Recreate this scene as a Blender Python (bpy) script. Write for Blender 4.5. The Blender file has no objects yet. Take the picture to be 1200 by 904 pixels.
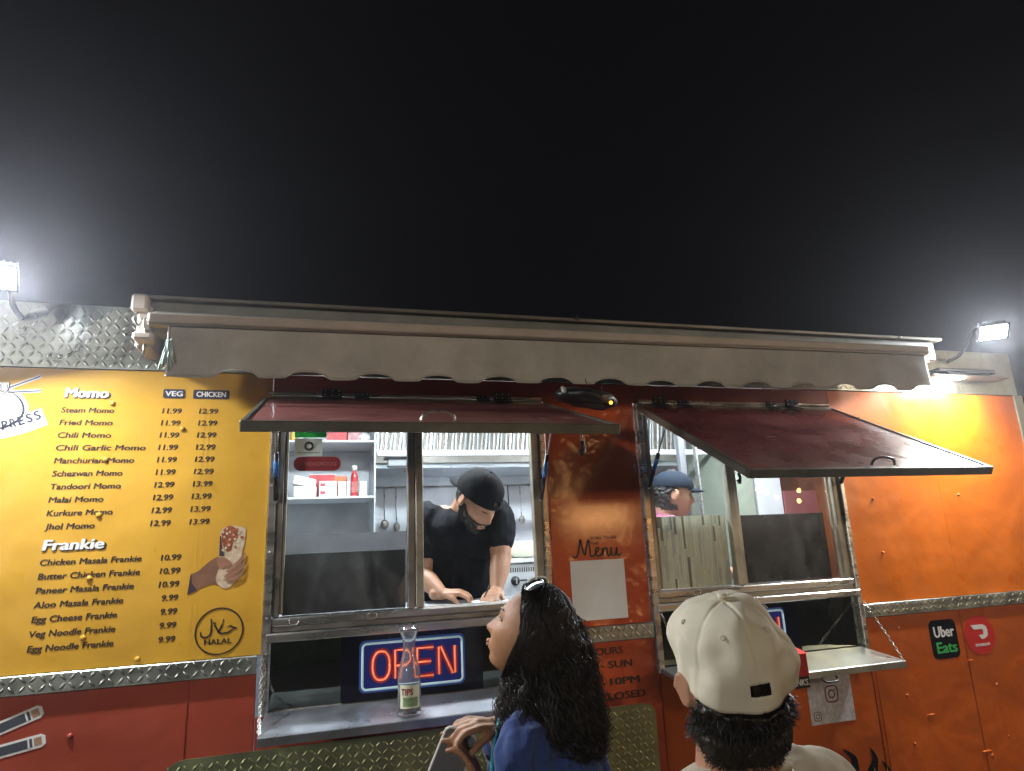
import bpy, bmesh, math, random
from mathutils import Vector as V, Matrix, noise
from math import sin, cos, pi, radians, sqrt, exp
random.seed(7)
S = bpy.context.scene
COL = S.collection

# ------------------------------------------------------------------ camera, world, exposure
cd = bpy.data.cameras.new("camera"); cam = bpy.data.objects.new("camera", cd); COL.objects.link(cam)
cd.sensor_width = 36.0; cd.lens = 22.8; cd.clip_end = 500; cd.clip_start = 0.02
cr, cu, cf = V((0.95969314, -0.27787628, -0.04211713)), V((-0.02587247, -0.23656841, 0.9712703)), V((0.27985656, 0.93103177, 0.23422242))
cam.matrix_world = Matrix(((cr.x, cu.x, -cf.x, 0), (cr.y, cu.y, -cf.y, -2.5), (cr.z, cu.z, -cf.z, 1.62), (0, 0, 0, 1)))
S.camera = cam
wd = bpy.data.worlds.new("World"); S.world = wd; wd.use_nodes = True
wn = wd.node_tree
wn.nodes["Background"].inputs[0].default_value = (0.85, 0.82, 1.0, 1)   # night sky, faint city glow
wn.nodes["Background"].inputs[1].default_value = 0.0035
S.view_settings.view_transform = 'Standard'; S.view_settings.look = 'None'
S.view_settings.exposure = 0.0; S.view_settings.gamma = 1.0

# ------------------------------------------------------------------ materials
def mat(name, col, rough=0.5, metal=0.0, bump=None, var=None, coat=0.0, emit=None, spec=0.5, trans=0.0, stretch=None, rvar=None, sheen=0.0, ior=1.45, sss=0.0):
    m = bpy.data.materials.new(name); m.use_nodes = True
    nt = m.node_tree; b = nt.nodes["Principled BSDF"]
    b.inputs["Base Color"].default_value = (*col, 1); b.inputs["Roughness"].default_value = rough
    b.inputs["Metallic"].default_value = metal; b.inputs["Coat Weight"].default_value = coat
    b.inputs["Coat Roughness"].default_value = 0.12
    b.inputs["Specular IOR Level"].default_value = spec; b.inputs["Transmission Weight"].default_value = trans
    b.inputs["IOR"].default_value = ior
    b.inputs["Sheen Weight"].default_value = sheen
    if sss:
        b.inputs["Subsurface Weight"].default_value = sss; b.inputs["Subsurface Radius"].default_value = (0.01, 0.004, 0.002)
    if emit:
        b.inputs["Emission Color"].default_value = (*emit[0], 1); b.inputs["Emission Strength"].default_value = emit[1]
    tc = nt.nodes.new("ShaderNodeTexCoord"); src = tc.outputs["Object"]
    if stretch:
        mp = nt.nodes.new("ShaderNodeMapping"); mp.inputs["Scale"].default_value = stretch
        nt.links.new(src, mp.inputs[0]); src = mp.outputs[0]
    if var:
        n = nt.nodes.new("ShaderNodeTexNoise"); n.inputs["Scale"].default_value = var[0]; n.inputs["Detail"].default_value = 6
        n.inputs["Roughness"].default_value = 0.65
        nt.links.new(src, n.inputs["Vector"])
        r = nt.nodes.new("ShaderNodeMapRange"); r.inputs[1].default_value = 0.3; r.inputs[2].default_value = 0.7
        r.inputs[3].default_value = 1 - var[1]; r.inputs[4].default_value = 1 + var[1] * 0.6
        nt.links.new(n.outputs[0], r.inputs[0])
        mx = nt.nodes.new("ShaderNodeVectorMath"); mx.operation = 'SCALE'; mx.inputs[0].default_value = col
        nt.links.new(r.outputs[0], mx.inputs["Scale"]); nt.links.new(mx.outputs[0], b.inputs["Base Color"])
    if rvar:
        n = nt.nodes.new("ShaderNodeTexNoise"); n.inputs["Scale"].default_value = rvar[0]; n.inputs["Detail"].default_value = 5
        nt.links.new(src, n.inputs["Vector"])
        r = nt.nodes.new("ShaderNodeMapRange"); r.inputs[1].default_value = 0.3; r.inputs[2].default_value = 0.7
        r.inputs[3].default_value = max(0.02, rough - rvar[1]); r.inputs[4].default_value = min(1, rough + rvar[1])
        nt.links.new(n.outputs[0], r.inputs[0]); nt.links.new(r.outputs[0], b.inputs["Roughness"])
    if bump:
        last = None
        for sc, st in (bump if isinstance(bump[0], tuple) else (bump,)):
            n = nt.nodes.new("ShaderNodeTexNoise"); n.inputs["Scale"].default_value = sc; n.inputs["Detail"].default_value = 3
            nt.links.new(src, n.inputs["Vector"])
            bp = nt.nodes.new("ShaderNodeBump"); bp.inputs["Strength"].default_value = 1; bp.inputs["Distance"].default_value = st
            nt.links.new(n.outputs[0], bp.inputs["Height"])
            if last: nt.links.new(last.outputs[0], bp.inputs["Normal"])
            last = bp
        nt.links.new(last.outputs[0], b.inputs["Normal"])
    return m

def pane_mat(name, film, gloss_rough=0.01, dirt=0.06, tint=(0.97, 0.985, 0.985)):
    """window glass: clear, with a Fresnel reflection and a thin greasy film"""
    m = bpy.data.materials.new(name); m.use_nodes = True; nt = m.node_tree; nt.nodes.clear()
    out = nt.nodes.new("ShaderNodeOutputMaterial")
    tr = nt.nodes.new("ShaderNodeBsdfTransparent"); tr.inputs[0].default_value = (*tint, 1)
    gl = nt.nodes.new("ShaderNodeBsdfGlossy"); gl.inputs["Roughness"].default_value = gloss_rough
    df = nt.nodes.new("ShaderNodeBsdfDiffuse"); df.inputs[0].default_value = (*film, 1)
    fr = nt.nodes.new("ShaderNodeFresnel"); fr.inputs[0].default_value = 1.55
    gm = nt.nodes.new("ShaderNodeNewGeometry"); ma = nt.nodes.new("ShaderNodeMath"); ma.operation = 'MULTIPLY_ADD'; ma.inputs[1].default_value = -0.905; ma.inputs[2].default_value = 1.55
    nt.links.new(gm.outputs["Backfacing"], ma.inputs[0]); nt.links.new(ma.outputs[0], fr.inputs[0])     # same index for both faces of the thin pane
    m1 = nt.nodes.new("ShaderNodeMixShader"); m2 = nt.nodes.new("ShaderNodeMixShader")
    tc = nt.nodes.new("ShaderNodeTexCoord"); mp = nt.nodes.new("ShaderNodeMapping"); mp.inputs["Scale"].default_value = (1.4, 1, 0.7)
    mp.inputs["Rotation"].default_value = (0, 0.5, 0)
    n = nt.nodes.new("ShaderNodeTexNoise"); n.inputs["Scale"].default_value = 5; n.inputs["Detail"].default_value = 8; n.inputs["Distortion"].default_value = 1.2
    r = nt.nodes.new("ShaderNodeMapRange"); r.inputs[1].default_value = 0.4; r.inputs[2].default_value = 0.72
    r.inputs[3].default_value = dirt * 0.4; r.inputs[4].default_value = dirt * 2.2
    L = nt.links.new
    L(tc.outputs["Object"], mp.inputs[0]); L(mp.outputs[0], n.inputs["Vector"]); L(n.outputs[0], r.inputs[0])
    L(r.outputs[0], m1.inputs[0]); L(tr.outputs[0], m1.inputs[1]); L(df.outputs[0], m1.inputs[2])
    L(fr.outputs[0], m2.inputs[0]); L(m1.outputs[0], m2.inputs[1]); L(gl.outputs[0], m2.inputs[2])
    L(m2.outputs[0], out.inputs[0])
    return m

M = {}
M['yellow'] = mat('yellow_wrap', (0.66, 0.36, 0.035), 0.33, bump=((2.2, 0.009), (9, 0.001), (40, 0.0003)), var=(2.5, 0.16), coat=0.35, rvar=(6, 0.08))
M['red'] = mat('red_wrap', (0.36, 0.060, 0.030), 0.34, bump=((2.6, 0.014), (11, 0.0015), (40, 0.0003)), var=(2.2, 0.18), coat=0.5, rvar=(5, 0.08))
M['pillar'] = mat('brick_red_wrap', (0.52, 0.090, 0.028), 0.20, bump=((6.0, 0.022), (25, 0.0005)), var=(3, 0.2), coat=0.9, rvar=(5, 0.05))
M['orange'] = mat('orange_wrap', (0.68, 0.150, 0.004), 0.34, bump=((2.3, 0.014), (7, 0.0028), (40, 0.0003)), var=(2.6, 0.16), coat=0.5, rvar=(6, 0.09))
M['rust'] = mat('burnt_orange_wrap', (0.52, 0.100, 0.007), 0.34, bump=((2.6, 0.02), (8, 0.004), (40, .0003)), var=(2.2, 0.24), coat=0.45, rvar=(6, 0.1))
M['tread'] = mat('aluminium_tread_plate', (0.40, 0.43, 0.40), 0.37, 1.0, bump=((9, 0.0003), (70, 0.0002)), var=(5, 0.3), rvar=(9, 0.12))
M['tread_old'] = mat('dull_tread_plate', (0.38, 0.41, 0.23), 0.38, 0.9, bump=((14, 0.0012), (90, 0.0003)), var=(4, 0.35), rvar=(7, 0.12))
M['steel'] = mat('brushed_steel', (0.56, 0.54, 0.50), 0.30, 0.92, bump=(16, 0.0005), var=(7, 0.25), stretch=(0.6, 1, 3), rvar=(9, 0.1))
M['steel_dark'] = mat('dull_steel', (0.36, 0.345, 0.31), 0.42, 0.85, bump=(18, 0.0004), var=(9, 0.3), rvar=(9, 0.12))
M['shelf'] = mat('worn_steel_shelf', (0.46, 0.48, 0.52), 0.36, 0.85, bump=((9, 0.0012), (60, 0.0002)), var=(8, 0.3), rvar=(6, 0.14))
M['alu'] = mat('grimy_aluminium', (0.40, 0.37, 0.29), 0.5, 0.7, bump=(30, 0.0004), var=(10, 0.3))
M['mirror'] = mat('polished_lower_panel', (0.30, 0.33, 0.29), 0.035, 1.0, bump=(2.5, 0.003))
M['flapskin'] = mat('maroon_flap_skin', (0.15, 0.033, 0.032), 0.3, bump=((6, 0.004), (60, 0.0005)), var=(6, 0.35), coat=0.4, rvar=(7, 0.16))
M['flapskin_pink'] = mat('dusty_maroon_flap_skin', (0.24, 0.085, 0.075), 0.34, bump=((6, 0.004), (60, 0.0005)), var=(9, 0.35), coat=0.3)
M['flapframe'] = mat('flap_edge_aluminium', (0.26, 0.255, 0.21), 0.42, 0.85, bump=(30, 0.0003), var=(6, 0.3))
M['black'] = mat('black_plastic', (0.012, 0.012, 0.013), 0.42, bump=(40, 0.0004))
M['blackgloss'] = mat('gloss_black', (0.008, 0.008, 0.01), 0.12)
M['blue'] = mat('blue_label', (0.03, 0.16, 0.45), 0.35, var=(20, 0.1))
M['white'] = mat('white_print', (0.78, 0.77, 0.74), 0.4, var=(8, 0.06))
M['paper'] = mat('paper', (0.75, 0.75, 0.73), 0.7, var=(6, 0.06))
M['ink'] = mat('dark_print', (0.035, 0.026, 0.014), 0.4, var=(20, 0.1))
M['navy'] = mat('navy_print', (0.03, 0.033, 0.06), 0.4, var=(20, 0.1))
M['canvas'] = mat('grey_awning_canvas', (0.43, 0.415, 0.37), 0.85, bump=((350, 0.0004), (5, 0.006)), var=(3.5, 0.28))
M['awnmetal'] = mat('cream_awning_metal', (0.46, 0.40, 0.34), 0.45, bump=(15, 0.0005), var=(5, 0.18))
M['awnhouse'] = mat('grimy_awning_housing', (0.20, 0.20, 0.18), 0.5, bump=(20, 0.0006), var=(4, 0.35))
M['awntop'] = mat('awning_housing_lip', (0.28, 0.26, 0.22), 0.35, 0.5, var=(3, 0.4))
M['mint'] = mat('mint_cloth', (0.42, 0.52, 0.48), 0.8, bump=(60, 0.001))
M['glass'] = pane_mat('window_glass', (0.8, 0.85, 0.85), dirt=0.035)
M['glass_film'] = pane_mat('greasy_window_glass', (0.75, 0.8, 0.8), dirt=0.03)
M['clear'] = mat('clear_glass', (0.97, 0.98, 0.97), 0.02, trans=0.93, ior=1.45)
M['inwall'] = mat('stainless_lining', (0.62, 0.66, 0.70), 0.34, 0.55, bump=((4, 0.004), (40, 0.0004)), var=(2.4, 0.14), rvar=(6, 0.1))
M['inwhite'] = mat('white_lining', (0.62, 0.64, 0.66), 0.45, bump=(5, 0.001), var=(3, 0.06))
M['darkboard'] = mat('black_board', (0.012, 0.012, 0.014), 0.35, bump=(12, 0.001), var=(4, 0.4))
M['greyboard'] = mat('grey_rail', (0.12, 0.12, 0.13), 0.5, var=(6, 0.2))
M['asphalt'] = mat('asphalt', (0.045, 0.045, 0.047), 0.85, bump=(60, 0.004), var=(3, 0.25))
M['led'] = mat('floodlight_lens', (1, 1, 1), 0.3, emit=((0.92, 0.96, 1.0), 1500))
M['led_in'] = mat('ceiling_light_lens', (1, 1, 1), 0.3, emit=((0.84, 0.93, 1.0), 125))
M['bulb'] = mat('warm_bulb_glass', (1, .8, .5), 0.3, emit=((1.0, 0.50, 0.16), 45))
M['fill'] = mat('fill_lamp_lens', (1, .9, .75), 0.3, emit=((1.0, 0.93, 0.82), 250))  # lens of the added lamp behind the camera
M['hedge'] = mat('hedge_leaves', (0.05, 0.085, 0.03), 0.6, bump=(12, 0.03), var=(8, 0.6))
M['cream'] = mat('cream_pan', (0.62, 0.60, 0.45), 0.3, var=(6, 0.1))

# ------------------------------------------------------------------ builders
ORIG = {}
def worig(o): return ORIG.get(o.name, V((0, 0, 0)))
def tag(o, label=None, cat=None, group=None, kind=None):
    if label: o['label'] = label
    if cat: o['category'] = cat
    if group: o['group'] = group
    if kind: o['kind'] = kind
    return o
def empty(name, loc, label=None, cat=None, group=None):
    o = bpy.data.objects.new(name, None); o.empty_display_size = 0.1; COL.objects.link(o); o.location = loc; ORIG[o.name] = V(loc)
    return tag(o, label, cat, group)
def link(name, me, m, parent=None, origin=None, smooth=False, kind=None):
    """link a mesh given in world coordinates as one object with its origin at its middle"""
    vs = me.vertices
    if origin is None:
        if len(vs):
            lo = V([min(v.co[i] for v in vs) for i in range(3)]); hi = V([max(v.co[i] for v in vs) for i in range(3)])
            origin = (lo + hi) / 2
            if parent is None: origin.z = lo.z
        else: origin = V((0, 0, 0))
    me.transform(Matrix.Translation(-V(origin)))
    o = bpy.data.objects.new(name, me); COL.objects.link(o)
    if m is not None and not me.materials: me.materials.append(m)
    if smooth: me.polygons.foreach_set('use_smooth', [True] * len(me.polygons))
    ORIG[o.name] = V(origin)
    if parent is not None:
        o.parent = parent; o.location = V(origin) - worig(parent)
    else: o.location = origin
    if kind: o['kind'] = kind
    return o

class MB:
    def __init__(s, M4=None): s.v = []; s.f = []; s.M = M4; s.sm = []
    def add(s, vs, fs, sm=False):
        n = len(s.v)
        s.v += [(s.M @ V(p)) if s.M else V(p) for p in vs]
        s.f += [tuple(i + n for i in f) for f in fs]; s.sm += [sm] * len(fs)
        return s
    def box(s, x0, x1, y0, y1, z0, z1, ch=0.0):
        if ch <= 0:
            s.add([(x0, y0, z0), (x1, y0, z0), (x1, y1, z0), (x0, y1, z0), (x0, y0, z1), (x1, y0, z1), (x1, y1, z1), (x0, y1, z1)],
                  [(3, 2, 1, 0), (4, 5, 6, 7), (0, 1, 5, 4), (1, 2, 6, 5), (2, 3, 7, 6), (3, 0, 4, 7)])
        else:
            bm = bmesh.new(); bmesh.ops.create_cube(bm, size=1)
            for v in bm.verts:
                v.co = V(((x0 + x1) / 2 + v.co.x * (x1 - x0), (y0 + y1) / 2 + v.co.y * (y1 - y0), (z0 + z1) / 2 + v.co.z * (z1 - z0)))
            c = min(ch, 0.45 * min(abs(x1 - x0), abs(y1 - y0), abs(z1 - z0)))
            bmesh.ops.bevel(bm, geom=bm.edges[:], offset=c, segments=1, affect='EDGES', profile=0.5)
            s.bm(bm)
        return s
    def bm(s, bm, sm=False):
        bm.verts.index_update()
        s.add([v.co.copy() for v in bm.verts], [[v.index for v in f.verts] for f in bm.faces], sm); bm.free(); return s
    def tube(s, pts, r, n=8, cap=True, sm=True):
        pts = [V(p) for p in pts]; rs = r if isinstance(r, (list, tuple)) else [r] * len(pts)
        vs = []; fs = []; up = None
        for i, p in enumerate(pts):
            t = (pts[min(i + 1, len(pts) - 1)] - pts[max(i - 1, 0)]).normalized()
            if up is None: up = t.orthogonal().normalized()
            else:
                up = (up - t * up.dot(t)); up = up.normalized() if up.length > 1e-6 else t.orthogonal().normalized()
            b = t.cross(up)
            for k in range(n):
                a = 2 * pi * k / n; vs.append(p + (up * cos(a) + b * sin(a)) * rs[i])
        for i in range(len(pts) - 1):
            for k in range(n):
                fs.append((i * n + k, i * n + (k + 1) % n, (i + 1) * n + (k + 1) % n, (i + 1) * n + k))
        if cap: fs.append(tuple(range(n))[::-1]); fs.append(tuple(range((len(pts) - 1) * n, len(pts) * n)))
        return s.add(vs, fs, sm)
    def lathe(s, prof, c=(0, 0, 0), n=24, sm=True, closed=False, axis=None):
        """profile of (radius, height) turned about a vertical axis at c"""
        vs = []; fs = []; c = V(c)
        for (r, z) in prof:
            for k in range(n):
                a = 2 * pi * k / n; vs.append(c + V((r * cos(a), r * sin(a), z)))
        for i in range(len(prof) - 1):
            for k in range(n): fs.append((i * n + k, i * n + (k + 1) % n, (i + 1) * n + (k + 1) % n, (i + 1) * n + k))
        if not closed:
            if prof[0][0] > 1e-5: fs.append(tuple(range(n))[::-1])
            if prof[-1][0] > 1e-5: fs.append(tuple(range((len(prof) - 1) * n, len(prof) * n)))
        return s.add(vs, fs, sm)
    def ell(s, c, r, R=None, nu=16, nv=10):
        c = V(c); vs = []; fs = []
        for j in range(nv + 1):
            ph = -pi / 2 + pi * j / nv
            for i in range(nu):
                th = 2 * pi * i / nu
                p = V((r[0] * cos(ph) * cos(th), r[1] * cos(ph) * sin(th), r[2] * sin(ph)))
                vs.append(c + (R @ p if R else p))
        for j in range(nv):
            for i in range(nu): fs.append((j * nu + i, j * nu + (i + 1) % nu, (j + 1) * nu + (i + 1) % nu, (j + 1) * nu + i))
        return s.add(vs, fs, True)
    def cap(s, p0, r0, p1, r1, n=12):
        """tapered capsule"""
        p0, p1 = V(p0), V(p1); t = p1 - p0; L = t.length; t.normalize(); pts = []; rs = []
        for k in range(5):
            a = pi / 2 * (1 - k / 4); pts.append(p0 - t * r0 * sin(a)); rs.append(max(r0 * cos(a), r0 * 0.04))
        for k in range(5):
            a = pi / 2 * k / 4; pts.append(p1 + t * r1 * sin(a)); rs.append(max(r1 * cos(a), r1 * 0.04))
        return s.tube(pts, rs, n)
    def poly(s, pts, y0, y1):
        """polygon given in x,z, standing from y0 (front) to y1 (back)"""
        n = len(pts); vs = [(x, y0, z) for x, z in pts] + [(x, y1, z) for x, z in pts]
        fs = [tuple(range(n)), tuple(range(n, 2 * n))[::-1]] + [(i, i + n, (i + 1) % n + n, (i + 1) % n) for i in range(n)]
        return s.add(vs, fs)
    def ribbon(s, pts, w, y0, y1):
        """flat stroke in the x,z plane: pts (x,z), w width or list"""
        P = [V((p[0], p[1])) for p in pts]; W = w if isinstance(w, (list, tuple)) else [w] * len(P); a = []; b = []
        for i, p in enumerate(P):
            t = (P[min(i + 1, len(P) - 1)] - P[max(i - 1, 0)])
            t = t.normalized() if t.length > 0 else V((1, 0)); nrm = V((-t.y, t.x)) * W[i] / 2
            a.append(p + nrm); b.append(p - nrm)
        n = len(P); vs = [(q.x, y0, q.y) for q in a] + [(q.x, y0, q.y) for q in b] + [(q.x, y1, q.y) for q in a] + [(q.x, y1, q.y) for q in b]
        fs = []
        for i in range(n - 1):
            fs += [(i, i + 1, n + i + 1, n + i), (2 * n + i, 3 * n + i, 3 * n + i + 1, 2 * n + i + 1), (i, 2 * n + i, 2 * n + i + 1, i + 1), (n + i, n + i + 1, 3 * n + i + 1, 3 * n + i)]
        return s.add(vs, fs)
    def mesh(s, name):
        me = bpy.data.meshes.new(name); me.from_pydata([tuple(v) for v in s.v], [], s.f); me.update()
        me.polygons.foreach_set('use_smooth', s.sm); return me
    def fixn(s, me):
        bm = bmesh.new(); bm.from_mesh(me); bmesh.ops.recalc_face_normals(bm, faces=bm.faces[:]); bm.to_mesh(me); bm.free(); return me
    def build(s, name, m, parent=None, kind=None, smooth=False, origin=None):
        me = s.fixn(s.mesh(name)); return link(name, me, m, parent, origin, smooth, kind)

def B(name, m, parent, x0, x1, y0, y1, z0, z1, ch=0.0, kind=None):
    return MB().box(x0, x1, y0, y1, z0, z1, ch).build(name, m, parent, kind)
def smoothpts(P, k=6):
    """Catmull-Rom through 2-D or 3-D points"""
    P = [V(p) for p in P]; out = []
    for i in range(len(P) - 1):
        a = P[max(i - 1, 0)]; b = P[i]; c = P[i + 1]; d = P[min(i + 2, len(P) - 1)]
        for j in range(k):
            t = j / k
            out.append(0.5 * ((2 * b) + (c - a) * t + (2 * a - 5 * b + 4 * c - d) * t * t + (3 * b - a - 3 * c + d) * t ** 3))
    out.append(P[-1]); return out

def text_mesh(body, bold=0.0, shear=0.0, space=1.0):
    cu_ = bpy.data.curves.new('t', 'FONT'); cu_.body = body; cu_.offset = bold; cu_.shear = shear; cu_.size = 1.0
    cu_.space_character = space; cu_.resolution_u = 3; cu_.extrude = 0.01
    o = bpy.data.objects.new('t', cu_); COL.objects.link(o); dg = bpy.context.evaluated_depsgraph_get(); dg.update()
    me = bpy.data.meshes.new_from_object(o.evaluated_get(dg)); bpy.data.objects.remove(o); bpy.data.curves.remove(cu_)
    me.materials.clear(); return me
def text(name, body, x, z, capH, m, parent, width=None, y=-0.0006, bold=0.02, shear=0.0, rot=0.0, align="L", deep=0.0003, R=None):
    """lettering lying on a plane that faces -Y; x,z = left end of the baseline"""
    me = text_mesh(body, 0.0, shear)
    if bold > 0:
        bm = bmesh.new(); b_ = bold * 1.7
        for k, (dx, dy) in enumerate(((-b_, 0), (b_, 0), (0, b_ * .55), (0, -b_ * .55))):
            t_ = me.copy(); t_.transform(Matrix.Translation((dx, dy, k * .004))); bm.from_mesh(t_); bpy.data.meshes.remove(t_)
        bm.to_mesh(me); bm.free()
    sx = sz = capH / 0.73
    xs = [v.co.x for v in me.vertices]; w = max(xs) - min(xs)
    if width: sx = width / w
    x0 = min(xs) if align == 'L' else (max(xs) if align == 'R' else (min(xs) + max(xs)) / 2)
    cr_, sr_ = cos(rot), sin(rot)
    for v in me.vertices:
        a = (v.co.x - x0) * sx; b = v.co.y * sz; d = v.co.z / 0.01 * deep
        q = V((x + a * cr_ - b * sr_, y - d, z + a * sr_ + b * cr_))
        v.co = R @ q if R else q
    me.update()
    return link(name, me, m, parent)

def rounded(cx, cz, w, h, r, n=6):
    pts = []
    for sx, sz, a0 in ((1, 1, 0), (-1, 1, 90), (-1, -1, 180), (1, -1, 270)):
        for k in range(n + 1):
            a = radians(a0 + 90 * k / n); pts.append((cx + sx * (w / 2 - r) + r * cos(a), cz + sz * (h / 2 - r) + r * sin(a)))
    return pts
def ellipse(cx, cz, a, b, n=36): return [(cx + a * cos(2 * pi * k / n), cz + b * sin(2 * pi * k / n)) for k in range(n)]

def lugs(parent, region, y, m, p=0.028, L=0.031, Wd=0.0095, h=0.0022, inside=None, name='tread_lugs'):
    """raised lozenges of tread plate, alternately leaning left and right"""
    x0, x1, z0, z1 = region; mb = MB(); nx = int((x1 - x0) / p); nz = max(1, int((z1 - z0) / p))
    ox = (x1 - x0 - nx * p) / 2; oz = (z1 - z0 - nz * p) / 2
    for j in range(nz):
        for i in range(nx):
            cx = x0 + ox + (i + 0.5) * p; cz = z0 + oz + (j + 0.5) * p
            if inside and not inside(cx, cz): continue
            a = radians(48 if (i + j) % 2 else -48) + random.uniform(-.03, .03); t = V((cos(a), sin(a))); q = V((-sin(a), cos(a))); hl = L / 2; hw = Wd / 2
            def P(u, w_, d): return (cx + t.x * u + q.x * w_, y - d, cz + t.y * u + q.y * w_)
            vs = [P(-hl, 0, 0), P(-hl * .45, hw, 0), P(hl * .45, hw, 0), P(hl, 0, 0), P(hl * .45, -hw, 0), P(-hl * .45, -hw, 0), P(-hl * .5, 0, h), P(hl * .5, 0, h)]
            mb.add(vs, [(0, 6, 1), (1, 6, 7, 2), (2, 7, 3), (3, 7, 4), (4, 7, 6, 5), (5, 6, 0)], True)
    me = mb.mesh(name); return link(name, me, m, parent, kind='stuff')

# ================================================================== GROUND
g = B('ground', M['asphalt'], None, -150, 150, -150, 150, -0.25, -0.2); g['kind'] = 'structure'

# ================================================================== FOOD TRUCK
T = empty('food_truck', (1.0, 1.0, -0.2), 'long yellow, red and orange food truck with two open serving hatches and printed menu', 'food truck')
XL, XR = -2.1, 3.545
yp = B('yellow_panel', M['yellow'], T, XL, -0.178, 0, 0.02, 1.284, 2.266, 0.002)
lp = B('lower_red_panel', M['red'], T, XL, -0.19, 0.001, 0.02, 0.25, 1.225, 0.002)
mp_ = B('lower_middle_panel', M['red'], T, -0.188, 0.874, 0.001, 0.02, 0.25, 1.09, 0.002)
tp = B('upper_red_panel', M['red'], T, -0.176, 2.33, 0, 0.02, 2.183, 2.266, 0.002)
pp = B('pillar_panel', M['pillar'], T, 0.886, 1.296, 0, 0.02, 1.284, 2.182, 0.002)
hp = B('hours_panel', M['pillar'], T, 0.876, 1.31, 0, 0.02, 0.25, 1.225, 0.002)
op = B('upper_orange_panel', M['orange'], T, 2.333, XR, 0, 0.02, 1.284, 2.266, 0.002)
B('lower_rust_panel', M['rust'], T, 1.312, 2.335, 0.001, 0.02, 0.25, 1.09, 0.002)
rp = B('lower_orange_panel', M['rust'], T, 2.337, 2.888, 0, 0.02, 0.25, 1.225, 0.002)
rp2 = B('lower_orange_panel', M['rust'], T, 2.8895, XR, -0.002, 0.02, 0.25, 1.225, 0.002)
# seams in the wrap
for x, z0, z1, m in ((-0.402, 1.29, 2.26, 'yellow'), (-0.386, 1.29, 2.26, 'yellow'), (-0.398, 0.26, 1.22, 'red'), (2.92, 1.29, 2.26, 'orange'), (2.36, .3, 1.1, 'rust')):
    MB().box(x - .0025, x + .0025, -.0004 if m in ('yellow', 'orange') else -.0016, 0, z0, z1, 0).build('seam_strip', M[m], T)
# diamond plate band, trims, guard
b1 = B('tread_band', M['tread'], T, XL, XR + .03, -0.004, 0.02, 2.268, 2.50, 0.001)
lugs(T, (XL, XR + .02, 2.27, 2.495), -0.004, M['tread'])
for x0, x1 in ((XL, -0.19), (0.878, 1.298), (2.338, XR + .03)):
    B('tread_trim', M['tread'], T, x0, x1, -0.014, 0.0, 1.225, 1.284, 0.003)
    lugs(T, (x0, x1, 1.229, 1.284), -0.014, M['tread'], p=0.027, L=.03)
B('corner_trim', M['tread'], T, XR, XR + .06, -0.006, 0.02, 0.25, 2.268, 0.002)
lugs(T, (XR + .002, XR + .06, .3, 2.26), -0.006, M['tread'])
# rounded guard plate under the counter
gz, gx0, gx1, gr = 0.99, -0.46, 1.275, 0.07
gp = [(gx0, 0.25), (gx0, gz - gr)] + [(gx0 + gr - gr * cos(radians(a)), gz - gr + gr * sin(radians(a))) for a in range(0, 91, 15)] + \
     [(gx1 - gr * .6 + gr * .6 * sin(radians(a)), gz - gr * .6 + gr * .6 * cos(radians(a))) for a in range(0, 91, 15)] + [(gx1, 0.25)]
MB().poly(gp, -0.006, -0.0015).build('guard_plate', M['tread_old'], T)
lugs(T, (gx0 + .01, gx1 - .01, .27, gz - .006), -0.006, M['tread_old'], p=0.024, L=.028, Wd=.008)
# bare end of the truck, roof, floor, back
B('roof', M['inwhite'], T, XL, XR, 0.022, 2.2, 2.485, 2.50)
B('back_wall', M['inwall'], T, XL, XR, 2.1, 2.13, 0.4, 2.484)
B('end_wall', M['orange'], T, XR + .0, XR + .02, .021, 2.2, 0.25, 2.484)
B('end_wall', M['inwhite'], T, XL - .02, XL, .021, 2.2, 0.25, 2.484)
B('floor_plate', M['greyboard'], T, XL, XR, 0.03, 2.1, 0.36, 0.40)
B('inner_lining', M['inwhite'], T, XL, -0.20, 0.022, 0.03, 0.4, 2.484)
B('inner_lining', M['inwhite'], T, 0.89, 1.29, 0.022, 0.03, 0.4, 2.484)
B('inner_lining', M['inwhite'], T, 2.345, XR, 0.022, 0.03, 0.4, 2.484)
for x in (-1.5, 2.9):                      # wheels under the body
    w_ = MB(Matrix.Translation((x, .12, .15)) @ Matrix.Rotation(pi / 2, 4, 'X'))
    w_.lathe([(0.2, -.1), (.33, -.1), (.35, -.06), (.35, .06), (.33, .1), (.2, .1)], n=32); w_.build('wheel', M['black'], T)

# print and bumps -----------------------------------------------------
rv = MB().lathe([(0.0095, 0), (.0085, .003), (.005, .0055), (.0005, .0065)], n=10)
def rivet(x, z, m, parent=T, s=1.0):
    mb = MB(Matrix.Translation((x, -.0005, z)) @ Matrix.Rotation(pi / 2, 4, 'X') @ Matrix.Scale(s, 4)); mb.lathe([(0.0095, 0), (.0085, .003), (.005, .0055), (.0005, .0065)], n=10)
    mb.build('rivet', m, parent)
for x, z in ((-.70, 2.146), (-.473, 2.058), (-.703, 1.95), (-.706, 1.765), (-.714, 1.563), (-.553, 1.302), (-.714, 1.38), (-1.3, 2.15), (-1.3, 1.8)): rivet(x, z, M['yellow'])
for x, z in ((-.721, 1.095), (-.721, .8)): rivet(x, z, M['red'])
for x, z in ((2.503, 2.134), (3.03, 1.754), (2.502, 1.745), (2.506, 1.5)): rivet(x, z, M['orange'], s=.8)
for x, z in ((2.523, 1.17), (2.506, .89), (2.503, .696), (3.031, .885), (3.039, .665), (3.03, 1.07), (1.62, .9), (1.62, .7)): rivet(x, z, M['rust'], s=.75)
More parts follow.
